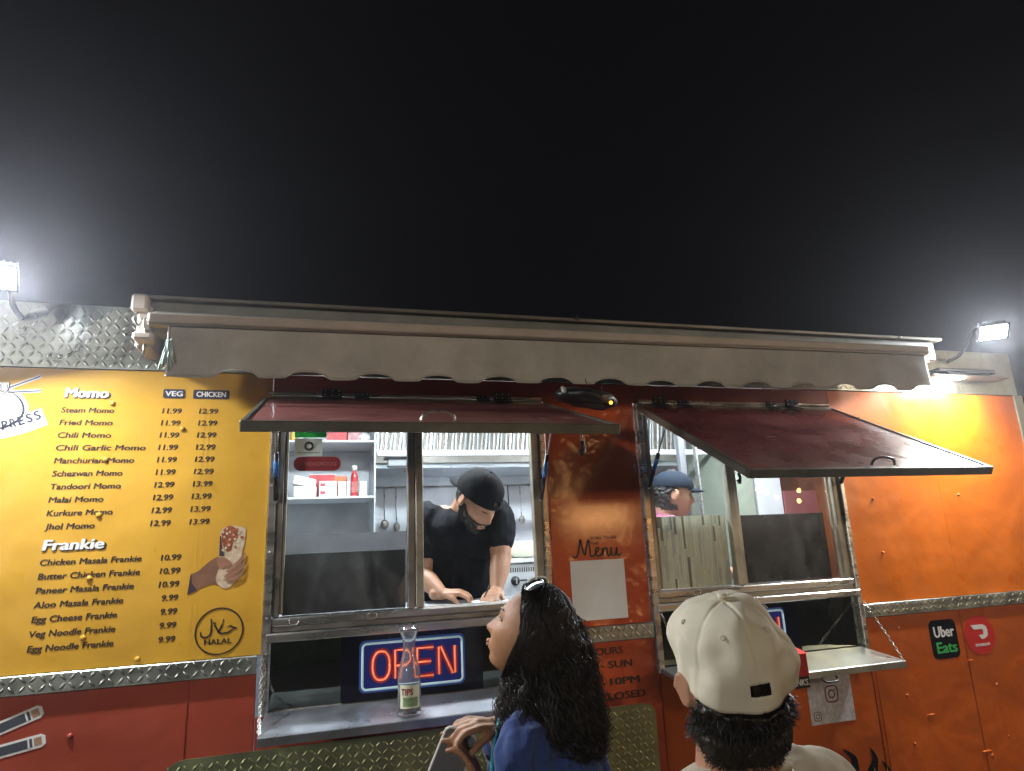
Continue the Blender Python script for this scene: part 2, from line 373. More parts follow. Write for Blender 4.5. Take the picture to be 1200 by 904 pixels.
# raised dents with a torn fold at the seam
for x, z, a, b in ((2.9, 1.0, .02, .004), (2.895, .62, .03, .006), (2.62, .8, .022, .004), (2.92, .60, .012, .01)):
    MB().ell((x, -.001, z), (a, .004, b)).build('wrap_crease', M['rust'], T)

mm = [("Steam Momo", 0, 0), ("Fried Momo", 0, 0), ("Chili Momo", 0, 0), ("Chili Garlic Momo", 0, 0), ("Manchurian Momo", 0, 0), ("Schezwan Momo", 0, 0), ("Tandoori Momo", 1, 1), ("Malai Momo", 1, 1), ("Kurkure Momo", 1, 1), ("Jhol Momo", 1, 1)]
for i, (nm, a, b) in enumerate(mm):
    z = 2.112 - i * (2.112 - 1.723) / 9
    text('menu_line', nm, -0.852 - i * .0007, z, .0195, M['ink'], yp, width=0.0158 * len(nm) + .002, bold=.016, shear=.12)
    text('menu_price', "12.99" if a else "11.99", -0.543 - i * .0008, z + .001, .0195, M['ink'], yp, width=.063, bold=.016, shear=.12)
    text('menu_price', "13.99" if b else "12.99", -0.424 - i * .0006, z + .002, .0195, M['ink'], yp, width=.064, bold=.016, shear=.12)
for i, (nm, pr) in enumerate((("Chicken Masala Frankie", "10.99"), ("Butter Chicken Frankie", "10.99"), ("Paneer Masala Frankie", "10.99"), ("Aloo Masala Frankie", "9.99"), ("Egg Cheese Frankie", "9.99"), ("Veg Noodle Frankie", "9.99"), ("Egg Noodle Frankie", "9.99"))):
    z = 1.610 - i * .0435
    text('menu_line', nm, -0.859 - i * .001, z, .0195, M['ink'], yp, width=.0133 * len(nm), bold=.016, shear=.12)
    text('menu_price', pr, -0.446, z - .001, .0195, M['ink'], yp, width=.063 * len(pr) / 5, bold=.016, shear=.12, align='R')
for nm, x, z, w in (("Momo", -.849, 2.166, .135), ("Frankie", -.859, 1.657, .178)):
    text('menu_heading_shadow', nm, x + .001, z - .003, .036, M['ink'], yp, width=w + .006, bold=.040, shear=.1, y=-.0012)
    text('menu_heading', nm, x + .001, z, .034, M['white'], yp, width=w, bold=.026, shear=.1, y=-.0024)
for nm, x0, x1 in (("VEG", -.544, -.474), ("CHICKEN", -.447, -.327)):
    MB().poly(rounded((x0 + x1) / 2, 2.185, x1 - x0, .033, .006), -.0018, -.0002).build('menu_badge', M['navy'], yp)
    text('badge_text', nm, (x0 + x1) / 2, 2.176, .019, M['white'], yp, width=(x1 - x0) * .82, bold=.02, align='C', y=-.0022)
# halal roundel
hx, hz, hr = -.313, 1.370, .0735
ring = MB()
ring.ribbon([(hx + hr * cos(2 * pi * k / 48), hz + hr * sin(2 * pi * k / 48)) for k in range(49)], .005, -.0015, -.0002)
ring.build('halal_ring', M['ink'], yp)
def hs(px_, py_): return (hx + (px_ - 290) / 5.02 * 0.00268, hz - (py_ - 703) / 5.02 * 0.00278)
ar = MB()
for pts, w in (([(238, 628), (243, 672), (241, 712), (225, 730), (200, 733), (184, 718), (182, 700)], [.004, .006, .006, .006, .006, .004, .001]),
               ([(252, 652), (262, 668), (282, 700), (300, 716), (318, 716)], [.003, .006, .006, .006, .005]),
               ([(310, 636), (304, 668), (290, 700), (282, 712)], [.003, .006, .006, .003]),
               ([(252, 652), (268, 655)], [.003, .006]),
               ([(335, 682), (352, 676), (372, 688), (392, 692)], [.002, .006, .006, .002]),
               ([(392, 692), (366, 700), (340, 714), (318, 716)], [.002, .006, .006, .005])):
    P = smoothpts([hs(*p) for p in pts], 5); n = len(P)
    W_ = [w[min(len(w) - 1, int(i / (n - 1) * (len(w) - 1)))] for i in range(n)]
    ar.ribbon(P, W_, -.0015, -.0002)
ar.build('halal_script', M['ink'], yp)
text('halal_word', "HALAL", hx - .002, hz - .040, .017, M['ink'], yp, width=.085, bold=.02, align='C')
# printed picture of a hand holding a wrap (flat print in layers)
def zp(x, y): # picture coordinates -> wall
    return (-0.412 + (x - 120) * .000535, 1.561 - (y - 365) * .000552)
def flat(name, pts, m, parent, y0, k=0):
    P = [zp(*p) for p in pts]
    if k: P = [tuple(q) for q in smoothpts(P + [P[0]], k)[:-1]]
    return MB().poly(P, y0 - .0004, y0 + .0003).build(name, m, parent)
skin_p = mat('printed_skin', (0.34, 0.165, 0.10), .4, var=(30, .25)); skin_d = mat('printed_dark_skin', (0.22, 0.105, 0.06), .4, var=(20, .25))
tort = mat('printed_flatbread', (0.62, 0.48, 0.33), .4, var=(60, .35)); fill_ = mat('printed_filling', (0.34, 0.09, 0.035), .4, var=(90, .8)); sleeve = mat('printed_sleeve', (0.05, 0.03, 0.045), .4)
flat('picture_forearm', [(118, 368), (160, 352), (205, 310), (250, 280), (300, 275), (300, 440), (262, 432), (215, 440), (160, 462), (118, 470)], skin_d, yp, -.0008, 2)
flat('picture_sleeve', [(118, 364), (126, 380), (128, 420), (162, 466), (106, 488)], sleeve, yp, -.0012)
flat('picture_bread', [(276, 290), (276, 130), (300, 95), (340, 82), (400, 92), (428, 110), (426, 190), (412, 260), (420, 330), (400, 400), (350, 458), (310, 460), (275, 430), (266, 390), (285, 330)], tort, yp, -.0013, 2)
flat('picture_filling', [(284, 132), (300, 100), (330, 82), (362, 96), (384, 118), (382, 160), (356, 186), (350, 230), (325, 244), (302, 215), (290, 180)], fill_, yp, -.0019, 2)
flat('picture_wrapper', [(275, 140), (282, 150), (292, 215), (310, 268), (278, 268)], sleeve, yp, -.0023)
rs = random.Random(5)
for k in range(26):
    x = rs.uniform(290, 415); y = rs.uniform(95, 260) if x < 350 else rs.uniform(100, 220)
    flat('picture_crumb', [(x + 9 * cos(a) * rs.uniform(.5, 1.2), y + 9 * sin(a) * rs.uniform(.5, 1.2)) for a in (0, 1, 2, 3, 4, 5)], (tort, fill_, M['cream'])[k % 3], yp, -.0026 - k * .00002)
for k, (pts) in enumerate(([(262, 285), (300, 272), (345, 300), (352, 318), (320, 335), (282, 335)], [(330, 352), (392, 300), (426, 252), (432, 270), (420, 300), (360, 362), (325, 366)],
                           [(322, 380), (400, 345), (432, 300), (434, 325), (412, 362), (345, 398), (316, 396)], [(318, 404), (400, 385), (430, 345), (430, 368), (402, 402), (350, 418), (322, 416)], [(345, 425), (400, 408), (424, 375), (420, 398), (392, 418), (362, 430)])):
    flat('picture_finger', pts, skin_p, yp, -.0034 - k * .0004, 3)
# round dumpling logo, only a plain dumpling shape with chopsticks
lg = [(-1.07 + .105 * cos(radians(a)) * (1.08 if cos(radians(a)) > 0 else 1), 2.112 + (.085 if sin(radians(a)) > 0 else .068) * sin(radians(a))) for a in range(0, 360, 10)]
MB().poly([(-1.07 + (x + 1.07) * 1.1, 2.112 + (z - 2.112) * 1.12) for x, z in lg], -.0008, -.0002).build('logo_outline', M['white'], yp)
MB().poly(lg, -.0012, -.0007).build('logo_edge', M['navy'], yp)
MB().poly([(-1.074 + (x + 1.07) * .965, 2.115 + (z - 2.112) * .955) for x, z in lg], -.0016, -.0011).build('logo_dumpling', M['white'], yp)
MB().poly([(-1.10, 2.185), (-1.04, 2.185), (-1.022, 2.178), (-1.012, 2.19), (-1.012, 2.212), (-1.10, 2.212)], -.002, -.0015).build('logo_top', M['white'], yp)
mbk = MB()
for k in range(5): mbk.ribbon([(-1.09 + k * .018, 2.205), (-1.092 + k * .02, 2.185)], .002, -.0024, -.0019)
mbk.ribbon(smoothpts([(-1.098, 2.184), (-1.04, 2.184), (-1.02, 2.178), (-1.011, 2.19), (-1.011, 2.213)], 4), .003, -.0024, -.0019)
mbk.ribbon(smoothpts([(-1.03, 2.175), (-1.0, 2.16), (-.985, 2.14)], 4), .002, -.0024, -.0019)
mbk.build('logo_pleats', M['navy'], yp)
for (a, b) in (((-1.012, 2.194), (-.925, 2.236)), ((-1.012, 2.178), (-.918, 2.186))):
    MB().ribbon([a, b], .012, -.0012, -.0002).build('logo_chopstick_edge', M['white'], yp)
    MB().ribbon([a, b], .004, -.0018, -.0011).build('logo_chopstick', M['navy'], yp)
MB().ribbon(smoothpts([(-1.20, 2.050), (-1.13, 2.038), (-1.05, 2.045), (-.97, 2.066), (-.898, 2.098)], 5), .062, -.0012, -.0002).build('logo_banner', M['white'], yp)
for k, ch in enumerate("EXPRESS"):
    a = k / 6; text('logo_letter', ch, -1.060 + .138 * a, 2.040 + .044 * a ** 1.3, .031, M['navy'], yp, width=.0185, bold=.022, rot=.14 + .28 * a, y=-.0016)
for k, ch in enumerate("MOMO FLAVOR"):
    if ch == ' ': continue
    a = k / 10; text('logo_small_letter', ch, -1.060 + .128 * a, 2.022 + .038 * a ** 1.3, .010, M['ink'], yp, width=.0085, bold=.0, rot=.14 + .26 * a, y=-.0016)
# chopsticks printed on the lower red panel
for (xa, za), (xb, zb) in (((-1.12, 1.06), (-.802, 1.178)), ((-1.12, 1.032), (-.786, 1.094))):
    d = V((xb - xa, zb - za)).normalized(); n = V((-d.y, d.x))
    def quad(s0, s1, w): p = V((xb, zb)); return [tuple(p - d * s0 + n * w), tuple(p - d * s1 + n * w), tuple(p - d * s1 - n * w), tuple(p - d * s0 - n * w)]
    c = V((xb, zb)); W0 = .019
    tip = [tuple(c - d * .012 + n * W0), tuple(c - d * .33 + n * W0), tuple(c - d * .33 - n * W0), tuple(c - d * .012 - n * W0), tuple(c - n * W0 * .6), tuple(c + n * W0 * .6)]
    MB().poly(tip, -.0006, .0005).build('chopstick_print_edge', M['white'], lp)
    MB().poly(quad(.035, .3, .0125), -.0012, -.0005).build('chopstick_print_body', mat('slate_print', (.06, .07, .09), .4), lp)
    MB().poly(quad(.042, .047, .0126), -.0016, -.0011).build('chopstick_print_band', M['white'], lp)
    MB().poly(quad(.010, .03, .0115), -.0012, -.0005).build('chopstick_print_tip', mat('tan_print', (.40, .24, .16), .4), lp)

# scan / menu word / blank square sticker / hours
text('scan_text', "SCAN TO SEE", 1.052, 1.616, .012, M['ink'], pp, width=.118, bold=.01)
text('scan_text', "THE", 1.052, 1.595, .012, M['ink'], pp, width=.036, bold=.01)
def cursive(strokes, x, z, s, name, parent, m, kx=1.0):
    mb = MB()
    for st in strokes: mb.ribbon(smoothpts([(x + a * s * kx, z + b * s) for a, b in st], 6), s * .11, -.0018, -.0003)
    return mb.build(name, m, parent)
cursive([[(-.15, .05), (0, .0), (.12, .25), (.2, .8), (.25, 1.0), (.32, .5), (.42, .12), (.5, .5), (.62, 1.0), (.66, .6), (.68, .1), (.75, .0), (.85, .1)],
         [(.85, .1), (1.0, .3), (1.08, .45), (1.0, .52), (.93, .4), (.93, .15), (1.02, .02), (1.14, .08), (1.24, .25)],
         [(1.24, .5), (1.26, .02)], [(1.26, .2), (1.36, .48), (1.46, .42), (1.47, .1), (1.54, .0), (1.64, .2)],
         [(1.66, .5), (1.66, .12), (1.74, .0), (1.86, .12), (1.93, .5)], [(1.93, .5), (1.93, .1), (2.0, .0), (2.12, .14)]], .986, 1.549, .066, 'menu_word', pp, M['ink'], 1.42)
MB().poly([(.960, 1.535), (1.1935, 1.535), (1.1935, 1.308), (.960, 1.308)], -.0016, -.0002).build('white_sticker', M['white'], pp)
text('hours_text', "HOURS", 1.085, 1.178, .027, M['ink'], hp, width=.148, bold=.02, align='C')
text('hours_text', "TUE - SUN", 1.195, 1.128, .027, M['ink'], hp, width=.25, bold=.02, align='R')
text('hours_text', "10PM", 1.222, 1.066, .027, M['ink'], hp, width=.128, bold=.024, align='R')
text('hours_text', "-", 1.058, 1.066, .027, M['ink'], hp, width=.018, bold=.024)
text('hours_text', "CLOSED", 1.243, 1.014, .027, M['ink'], hp, width=.20, bold=.02, align='R')
# delivery stickers
MB().poly(rounded(2.772, 1.103, .158, .168, .028), -.0018, -.0002).build('black_sticker', M['blackgloss'], rp)
text('sticker_text', "Uber", 2.775, 1.113, .048, M['white'], rp, width=.12, bold=.02, align='C', y=-.0022)
text('sticker_text', "Eats", 2.778, 1.045, .048, mat('green_print', (.05, .42, .10), .4), rp, width=.12, bold=.02, align='C', y=-.0022)
redp = mat('red_print', (.60, .03, .025), .3, coat=.4)
MB().poly(ellipse(2.985, 1.105, .092, .086), -.0045, -.0022).build('red_sticker', redp, rp2)
MB().poly([(2.935, 1.150), (3.008, 1.150), (3.028, 1.141), (3.034, 1.122), (3.03, 1.100), (3.012, 1.088), (2.990, 1.086), (2.975, 1.104), (3.005, 1.106), (3.008, 1.125), (3.0, 1.130), (2.952, 1.130)], -.0055, -.0044).build('sticker_mark', M['white'], rp2)
text('sticker_text', "DOORDASH", 2.99, 1.056, .012, M['white'], rp2, width=.085, bold=.02, align='C', y=-.005)
# square sheet with a camera glyph
lr = [o for o in T.children if o.name.startswith('lower_rust')][0]
MB().poly([(1.990, 1.004), (2.214, 1.004), (2.214, .824), (1.990, .824)], -.0016, .0006).build('white_sheet', mat('speckled_sheet', (.60, .58, .60), .4, var=(45, .35)), lr)
def glyph(cx, cz, s, par):
    mb = MB(); c = rounded(cx, cz, s, s, s * .28); c.append(c[0]); mb.ribbon(c, s * .09, -.0024, -.0015)
    e = ellipse(cx, cz, s * .24, s * .24, 20); e.append(e[0]); mb.ribbon(e, s * .09, -.0024, -.0015)
    mb.poly(ellipse(cx + s * .27, cz + s * .27, s * .05, s * .05, 8), -.0024, -.0015)
    mb.build('camera_glyph', mat('maroon_print', (.12, .02, .03), .4), par)
glyph(2.108, .936, .062, lr); glyph(2.023, .856, .034, lr)
# flame decals along the bottom
fl = [[(1.935, .60), (1.945, .66), (1.93, .705), (1.97, .67), (1.975, .60)], [(2.0, .60), (2.01, .66), (1.99, .70), (2.035, .665), (2.04, .60)], [(2.07, .60), (2.085, .67), (2.078, .72), (2.10, .68), (2.11, .60)],
      [(2.12, .60), (2.145, .66), (2.16, .71), (2.125, .755), (2.185, .72), (2.19, .66), (2.175, .60)], [(2.22, .60), (2.235, .66), (2.27, .70), (2.265, .745), (2.295, .70), (2.285, .65), (2.30, .60)], [(2.32, .6), (2.33, .65), (2.315, .69), (2.35, .65), (2.345, .6)]]
for f in fl:
    q = smoothpts([(x, z - .035) for x, z in f], 4); MB().poly([tuple(p) for p in q], -.0024, -.0002).build('flame_print', M['blackgloss'], rp if f[0][0] > 2.34 else lr)
    cx = sum(p[0] for p in f) / len(f)
    MB().poly([(cx - .006, .55), (cx - .004, .60), (cx + .002, .635), (cx + .006, .60), (cx + .01, .55)], -.003, -.0023).build('flame_core_print', M['yellow'], lr)

# serving windows ----------------------------------------------------
def window(x0, x1, closed_right, filmL, filmR):
    xl, xr = x0, x1
    W = empty('serving_window', ((xl + xr) / 2, 0, 1.1)); W.parent = T; W.location = V(((xl + xr) / 2, 0, 1.1)) - worig(T)
    st = M['steel']
    # outer frame: jambs, head, sills (butted)
    B('jamb', st, W, xl, xl + .026, -.022, .03, 1.10, 2.158, .003)
    B('jamb', st, W, xr - .022, xr, -.022, .03, 1.10, 2.158, .003)
    B('inner_jamb', M['steel_dark'], W, xl + .027, xl + .050, -.006, .03, 1.40, 2.158, .002)
    B('inner_jamb', M['alu'], W, xr - .055, xr - .023, -.006, .03, 1.40, 2.158, .002)
    B('glazing_strip', M['alu'], W, xl + .051, xl + .062, .004, .03, 1.408, 2.158, .001)
    B('head', M['steel_dark'], W, xl, xr, -.018, .03, 2.159, 2.181, .003)
    B('sill', st, W, xl + .027, xr - .023, -.020, .06, 1.372, 1.399, .004)
    B('sill_channel', M['steel_dark'], W, xl + .027, xr - .023, -.008, .03, 1.352, 1.371, .002)
    B('lower_rail', st, W, xl + .012, xr - .01, -.030, .02, 1.322, 1.351, .004)
    B('bottom_rail', M['steel_dark'], W, xl + .027, xr - .023, -.012, .02, 1.092, 1.106, .002)
    xm = xl + .51 if closed_right is None else xl + .44
    # mirror-polished lower panel
    B('mirror_panel', M['mirror'], W, xl + .028, xr - .024, .002, .012, 1.107, 1.321)
    return W
W1 = window(-.176, .874, None, True, None)
W2 = window(1.300, 2.330, True, True, True)
def pane(W, x0, x1, z0, z1, y, m): return B('pane', m, W, x0, x1, y, y + .004, z0, z1)
pane(W1, -.112, .318, 1.402, 2.157, .012, M['glass_film'])
B('meeting_stile', M['steel_dark'], W1, .319, .347, -.004, .03, 1.401, 2.157, .003)
B('meeting_stile', M['alu'], W1, .348, .377, -.012, .024, 1.401, 2.157, .003)
pane(W2, 1.352, 1.712, 1.402, 2.157, .004, M['glass'])
B('meeting_stile', M['alu'], W2, 1.713, 1.748, -.012, .024, 1.401, 2.157, .003)
B('meeting_stile', M['steel_dark'], W2, 1.749, 1.768, -.002, .03, 1.401, 2.157, .003)
pane(W2, 1.769, 2.262, 1.402, 2.157, .014, M['glass_film'])
B('sliding_stile', M['alu'], W2, 2.248, 2.262, -.003, .011, 1.401, 2.157, .002)
for W, x in ((W1, -.163), (W2, 2.318)):   # screws down the jambs
    for z in (1.2, 1.32, 1.40, 1.62, 1.85, 2.05):
        mb = MB(Matrix.Translation((x, -.022, z)) @ Matrix.Rotation(pi / 2, 4, 'X')); mb.lathe([(0.005, 0), (.004, .0025), (.0005, .0035)], n=8); mb.build('screw', M['steel'], W)
# rings of the sill catches
for W, x in ((W1, -.075), (W1, .19), (W2, 1.5)):
    P = [(x + .016 * cos(a), -.024, 1.386 + .012 * sin(a)) for a in [2 * pi * k / 14 for k in range(15)]]
    MB().tube(P, .0022, 6).build('catch_ring', M['steel'], W)

# permit, green sticker and the red pill sticker on the left pane
B('permit', mat('permit_card', (.55, .58, .50), .5, var=(10, .1)), W1, -.095, .004, .008, .0112, 1.962, 2.026)
MB().lathe([(.012, 0), (.017, 0), (.017, .0012), (.012, .0012)], n=20).v
e = MB(Matrix.Translation((-.045, .0075, 1.998)) @ Matrix.Rotation(pi / 2, 4, 'X')); e.lathe([(.009, 0), (.017, 0), (.017, .0012), (.009, .0012), (.009, 0)], n=20, closed=True); e.build('permit_seal', M['ink'], W1)
B('permit_line', M['ink'], W1, -.085, -.005, .0072, .0078, 1.972, 1.974, kind=None)
B('green_sticker', mat('green_sticker', (.02, .55, .08), .4, emit=None), W1, -.095, .018, .008, .0112, 2.030, 2.12)
MB().poly(rounded(-.012, 1.932, .168, .052, .025), .0078, .0112).build('red_pill_sticker', mat('dark_red_sticker', (.24, .02, .022), .4, coat=.3), W1)
t = text('pill_text', "DOORDASH", .0, 1.925, .014, mat('pill_print', (.42, .14, .13), .5), W1, width=.11, bold=.01, align='C', y=.0072)
for v in t.data.vertices: v.co.x = -v.co.x      # seen from behind: mirrored

# counters -----------------------------------------------------------
def counter(x0, x1, depth, zb, zf, m, lip=.026):
    Cn = empty('serving_counter', ((x0 + x1) / 2, 0, zb)); Cn.parent = T; Cn.location = V(((x0 + x1) / 2, 0, zb)) - worig(T)
    mb = MB(); t = .006
    prof = [(-.013, zb), (-depth, zf), (-depth - .003, zf - .003), (-depth - .003, zf - lip), (-depth + .006, zf - lip), (-depth + .006, zf - t), (-.013, zb - t)]
    n = len(prof); nx = 12
    vs = [(x0 + (x1 - x0) * i / nx, y, z) for i in range(nx + 1) for y, z in prof]
    fs = [(i * n + k, i * n + (k + 1) % n, (i + 1) * n + (k + 1) % n, (i + 1) * n + k) for i in range(nx) for k in range(n)] + [tuple(range(n)), tuple(range(nx * n, (nx + 1) * n))]
    mb.add(vs, fs).build('counter_top', m, Cn)
    for x in (x0 + .008, x1 - .008):   # end flanges
        MB().add([(x - .003, -.014, zb - t - .001), (x - .003, -depth + .007, zf - t - .001), (x - .003, -depth + .007, zf - lip), (x - .003, -.014, zb - .02),
                  (x + .003, -.014, zb - t - .001), (x + .003, -depth + .007, zf - t - .001), (x + .003, -depth + .007, zf - lip), (x + .003, -.014, zb - .02)],
                 [(0, 1, 2, 3), (7, 6, 5, 4), (0, 4, 5, 1), (1, 5, 6, 2), (2, 6, 7, 3), (3, 7, 4, 0)]).build('end_flange', M['steel_dark'], Cn)
    P = smoothpts([((x0 + x1) / 2 + .08, -depth + .004, zf - lip), ((x0 + x1) / 2 + .085, -depth - .012, zf - lip - .016), ((x0 + x1) / 2 + .14, -depth - .012, zf - lip - .016), ((x0 + x1) / 2 + .145, -depth + .004, zf - lip)], 4)
    MB().tube(P, .004, 6).build('pull_handle', M['black'], Cn)
    return Cn
C1 = counter(-.156, .868, .315, 1.103, 1.102, M['shelf'])
C2 = counter(1.310, 2.290, .235, 1.112, 1.088, mat('pale_steel_shelf', (.50, .54, .52), .36, .9, bump=(9, .0008), var=(7, .2), rvar=(5, .12)))
def chain(a, b, sag, parent, r=.0048):
    a, b = V(a), V(b); L = (b - a).length; n = int(L / .0135); mb = MB()
    for i in range(n):
        t0 = (i + .5) / n; p = a.lerp(b, t0) - V((0, 0, sag * 4 * t0 * (1 - t0))); d = (b - a).normalized()
        s_ = d.orthogonal().normalized(); s_ = (Matrix.Rotation(pi / 2 * (i % 2) + .4, 3, d)) @ s_
        pts = [p + d * .0095 * cos(k * pi / 4) + s_ * r * sin(k * pi / 4) for k in range(9)]
        mb.tube(pts, .0015, 4, cap=False)
    mb.build('chain', M['steel'], parent)
chain((-.172, -.026, 1.285), (-.152, -.312, 1.106), .02, C1)
chain((.855, -.032, 1.30), (.86, -.312, 1.106), .01, C1)
chain((1.318, -.026, 1.335), (1.322, -.232, 1.092), .0, C2)
chain((2.330, -.028, 1.30), (2.284, -.232, 1.092), .0, C2)
chain((-.163, -.0245, 1.33), (-.163, -.0245, 1.13), .0, C1)

# flaps ----------------------------------------------------------------
def flap(x0, x1, hinge_z, fy, fz, skin, hinges, handle_u):
    h = V((0, -.024, hinge_z)); f = V((0, fy, fz)); d = (f - h); Ln = d.length; d.normalize(); nrm = V((1, 0, 0)).cross(d); nrm = nrm if nrm.z > 0 else -nrm
    Mx = Matrix(((1, d.x, nrm.x, 0), (0, d.y, nrm.y, h.y), (0, d.z, nrm.z, h.z), (0, 0, 0, 1)))   # (x, along, up)
    F = empty('hatch_flap', ((x0 + x1) / 2, h.y, h.z)); F.parent = T; F.location = worig(F) - worig(T)
    def bx(name, m, a0, a1, b0, b1, c0, c1, ch=.002): MB(Mx).box(a0, a1, b0, b1, c0, c1, ch).build(name, m, F)
    th = .028
    # slightly buckled skin
    mb = MB(Mx); nx, ny = 26, 18; vs = []
    for j in range(ny + 1):
        for i in range(nx + 1):
            u = x0 + .014 + (x1 - x0 - .028) * i / nx; w = .014 + (Ln - .028) * j / ny
            e = min(i, nx - i, j, ny - j); vs.append((u, w, -.003 + (.003 * noise.noise(V((u * 3, w * 4, x0))) if e > 1 else 0)))
    mb.add(vs, [(j * (nx + 1) + i, j * (nx + 1) + i + 1, (j + 1) * (nx + 1) + i + 1, (j + 1) * (nx + 1) + i) for j in range(ny) for i in range(nx)], True)
    mb.build('skin', skin, F)
    bx('front_edge', M['flapframe'], x0, x1, Ln - .013, Ln, -th, .002)
    bx('side_edge', M['flapframe'], x0, x0 + .013, 0, Ln - .0135, -th, .002)
    bx('side_edge', M['flapframe'], x1 - .013, x1, 0, Ln - .0135, -th, .002)
    bx('rear_edge', M['flapframe'], x0 + .0135, x1 - .0135, 0, .013, -th, .002)
    bx('underside', M['greyboard'], x0 + .0135, x1 - .0135, .0135, Ln - .0135, -th + .006, -th + .010, 0)
    # hinge rail on the wall and hinges
    B('hinge_rail', M['steel'], F, x0 + .01, x1 - .008, -.022, -.0005, 2.184, 2.196, .003)
    for hx_, big in hinges:
        w = .036 if big else .026
        B('hinge_leaf', M['black'], F, hx_ - w, hx_ + w, -.030, -.0225, 2.172, 2.210 if big else 2.198, .002)
        bx('hinge_strap', M['black'], hx_ - w, hx_ + w, .002, .04, .0025, .008)
        mb = MB(); mb.tube([(hx_ - w, -.031, 2.178), (hx_ + w, -.031, 2.178)], .006, 8); mb.build('hinge_knuckle', M['black'], F)
        sc_ = MB()
        for a in (-.7, 0, .7):
            for zz in ((2.203, 2.186) if big else (2.192,)):
                sc_.ell((hx_ + w * a, -.031, zz), (.0032, .002, .0032), nu=8, nv=4)
        sc_.build('hinge_screws', M['steel'], F)
    u = handle_u
    P = smoothpts([(u - .05, Ln - .03, .002), (u - .04, Ln - .032, .022), (u, Ln - .034, .03), (u + .04, Ln - .032, .022), (u + .05, Ln - .03, .002)], 4)
    hb = MB(Mx); hb.tube(P, .0045, 8); hb.build('handle', M['steel'] if x0 < 1 else M['black'], F)
    return F, Mx, Ln
F1, X1, L1 = flap(-.205, .878, 2.172, -.715, 1.954, M['flapskin_pink'], ((.035, True), (.145, False), (.62, False), (.70, True)), .32)
F2, X2, L2 = flap(1.303, 2.332, 2.172, -.735, 1.808, M['flapskin'], ((1.415, True), (1.53, False), (1.985, False), (2.10, True)), 1.86)
scr = mat('bare_scratch', (.50, .46, .44), .5)
for F, X, Ln, us in ((F1, X1, L1, (.02, .36, .66, .75)), (F2, X2, L2, (1.62, 1.80, 1.92, 1.96, 2.06, 2.14))):   # pale scratches in the skin
    rs = random.Random(int(us[0] * 100))
    for u in us:
        w = Ln * rs.uniform(.55, .93); mb = MB(X); l = rs.uniform(.015, .05); a = rs.uniform(-.3, .3)
        mb.add([(u, w, .0022), (u + l, w + l * a, .0022), (u + l, w + l * a + .0022, .0022), (u, w + .0014, .0022), (u, w, .0012), (u + l, w + l * a, .0012), (u + l, w + l * a + .0022, .0012), (u, w + .0014, .0012)],
               [(0, 1, 2, 3), (7, 6, 5, 4), (0, 4, 5, 1), (1, 5, 6, 2), (2, 6, 7, 3), (3, 7, 4, 0)])
        mb.build('scratch', scr, F)
def strut(parent, a, b, blue=True):
    a, b = V(a), V(b); m_ = a.lerp(b, .46)
    MB().tube([a, m_], .0035, 8).build('strut_rod', M['steel_dark'], parent)
    MB().tube([m_, b], .0085, 10).build('strut_tube', M['black'], parent)
    MB().tube([m_.lerp(b, .15), m_.lerp(b, .5)], .0092, 10).build('strut_label', M['blue'], parent)
    MB().ell(a, (.007, .007, .007), nu=8, nv=6).build('strut_joint', M['steel'], parent)
    MB().ell(b, (.008, .008, .008), nu=8, nv=6).build('strut_joint', M['steel'], parent)
strut(F1, (-.148, -.20, 2.085), (-.150, -.03, 1.80)); strut(F1, (.852, -.20, 2.085), (.842, -.03, 1.78)); strut(F2, (1.334, -.20, 2.06), (1.325, -.03, 1.82)); strut(F2, (2.30, -.20, 2.06), (2.305, -.03, 1.82))
# hanging hatch hooks
for F, p in ((F1, (.795, -.60, 1.955)), (F2, (1.765, -.03, 1.905))):
    p = V(p); MB().tube([p, p + V((0, 0, -.035))], .0035, 6).build('hook_rod', M['steel_dark'], F)
    MB().tube(smoothpts([p + V((0, 0, -.033)), p + V((.004, 0, -.055)), p + V((-.002, -.002, -.075)), p + V((-.010, 0, -.062))], 4), .0065, 8).build('hook', M['black'], F)

# awning ---------------------------------------------------------------
A = empty('awning', (1.1, -.1, 2.2)); A.parent = T; A.location = worig(A) - worig(T)
def rail(name, m, x0, z0, x1, z1, yb, yf, h, ch=.01, nx=1):
    mb = MB(); mb.box(0, 1, yf, yb, 0, h, 0)
    for v in mb.v:
        t = v.x; v.x = x0 + (x1 - x0) * t; v.z += z0 + (z1 - z0) * t
    me = mb.mesh(name); bm = bmesh.new(); bm.from_mesh(me); bmesh.ops.bevel(bm, geom=bm.edges[:], offset=ch, segments=3, affect='EDGES', profile=.5); bmesh.ops.recalc_face_normals(bm, faces=bm.faces[:]); bm.to_mesh(me); bm.free()
    return link(name, me, m, A, smooth=False)
rail('housing', M['awnhouse'], -.600, 2.372, 2.86, 2.385, -.02, -.17, .098, .012)
rail('housing_lip', M['awntop'], -.595, 2.4725, 2.90, 2.4865, -.02, -.185, .014, .004)
rail('roller', M['awnhouse'], -.56, 2.345, 2.72, 2.358, -.13, -.225, .075, .02)
rail('front_bar', M['awnmetal'], -.545, 2.348, 2.668, 2.378, -.262, -.305, .036, .010)
rail('bar_groove', M['awntop'], -.54, 2.3425, 2.66, 2.3725, -.268, -.298, .005, .001)
for dx, dz, w, h, y0, y1 in ((-.605, 2.30, .045, .15, -.18, -.02), (-.60, 2.31, .06, .03, -.24, -.17), (-.62, 2.42, .05, .06, -.21, -.10), (-.57, 2.335, .02, .05, -.25, -.2)):
    B('end_bracket', M['awnmetal'], A, dx, dx + w, y0, y1, dz, dz + h, .008)
B('end_bracket', M['awnmetal'], A, 2.70, 2.76, -.22, -.05, 2.35, 2.44, .01)
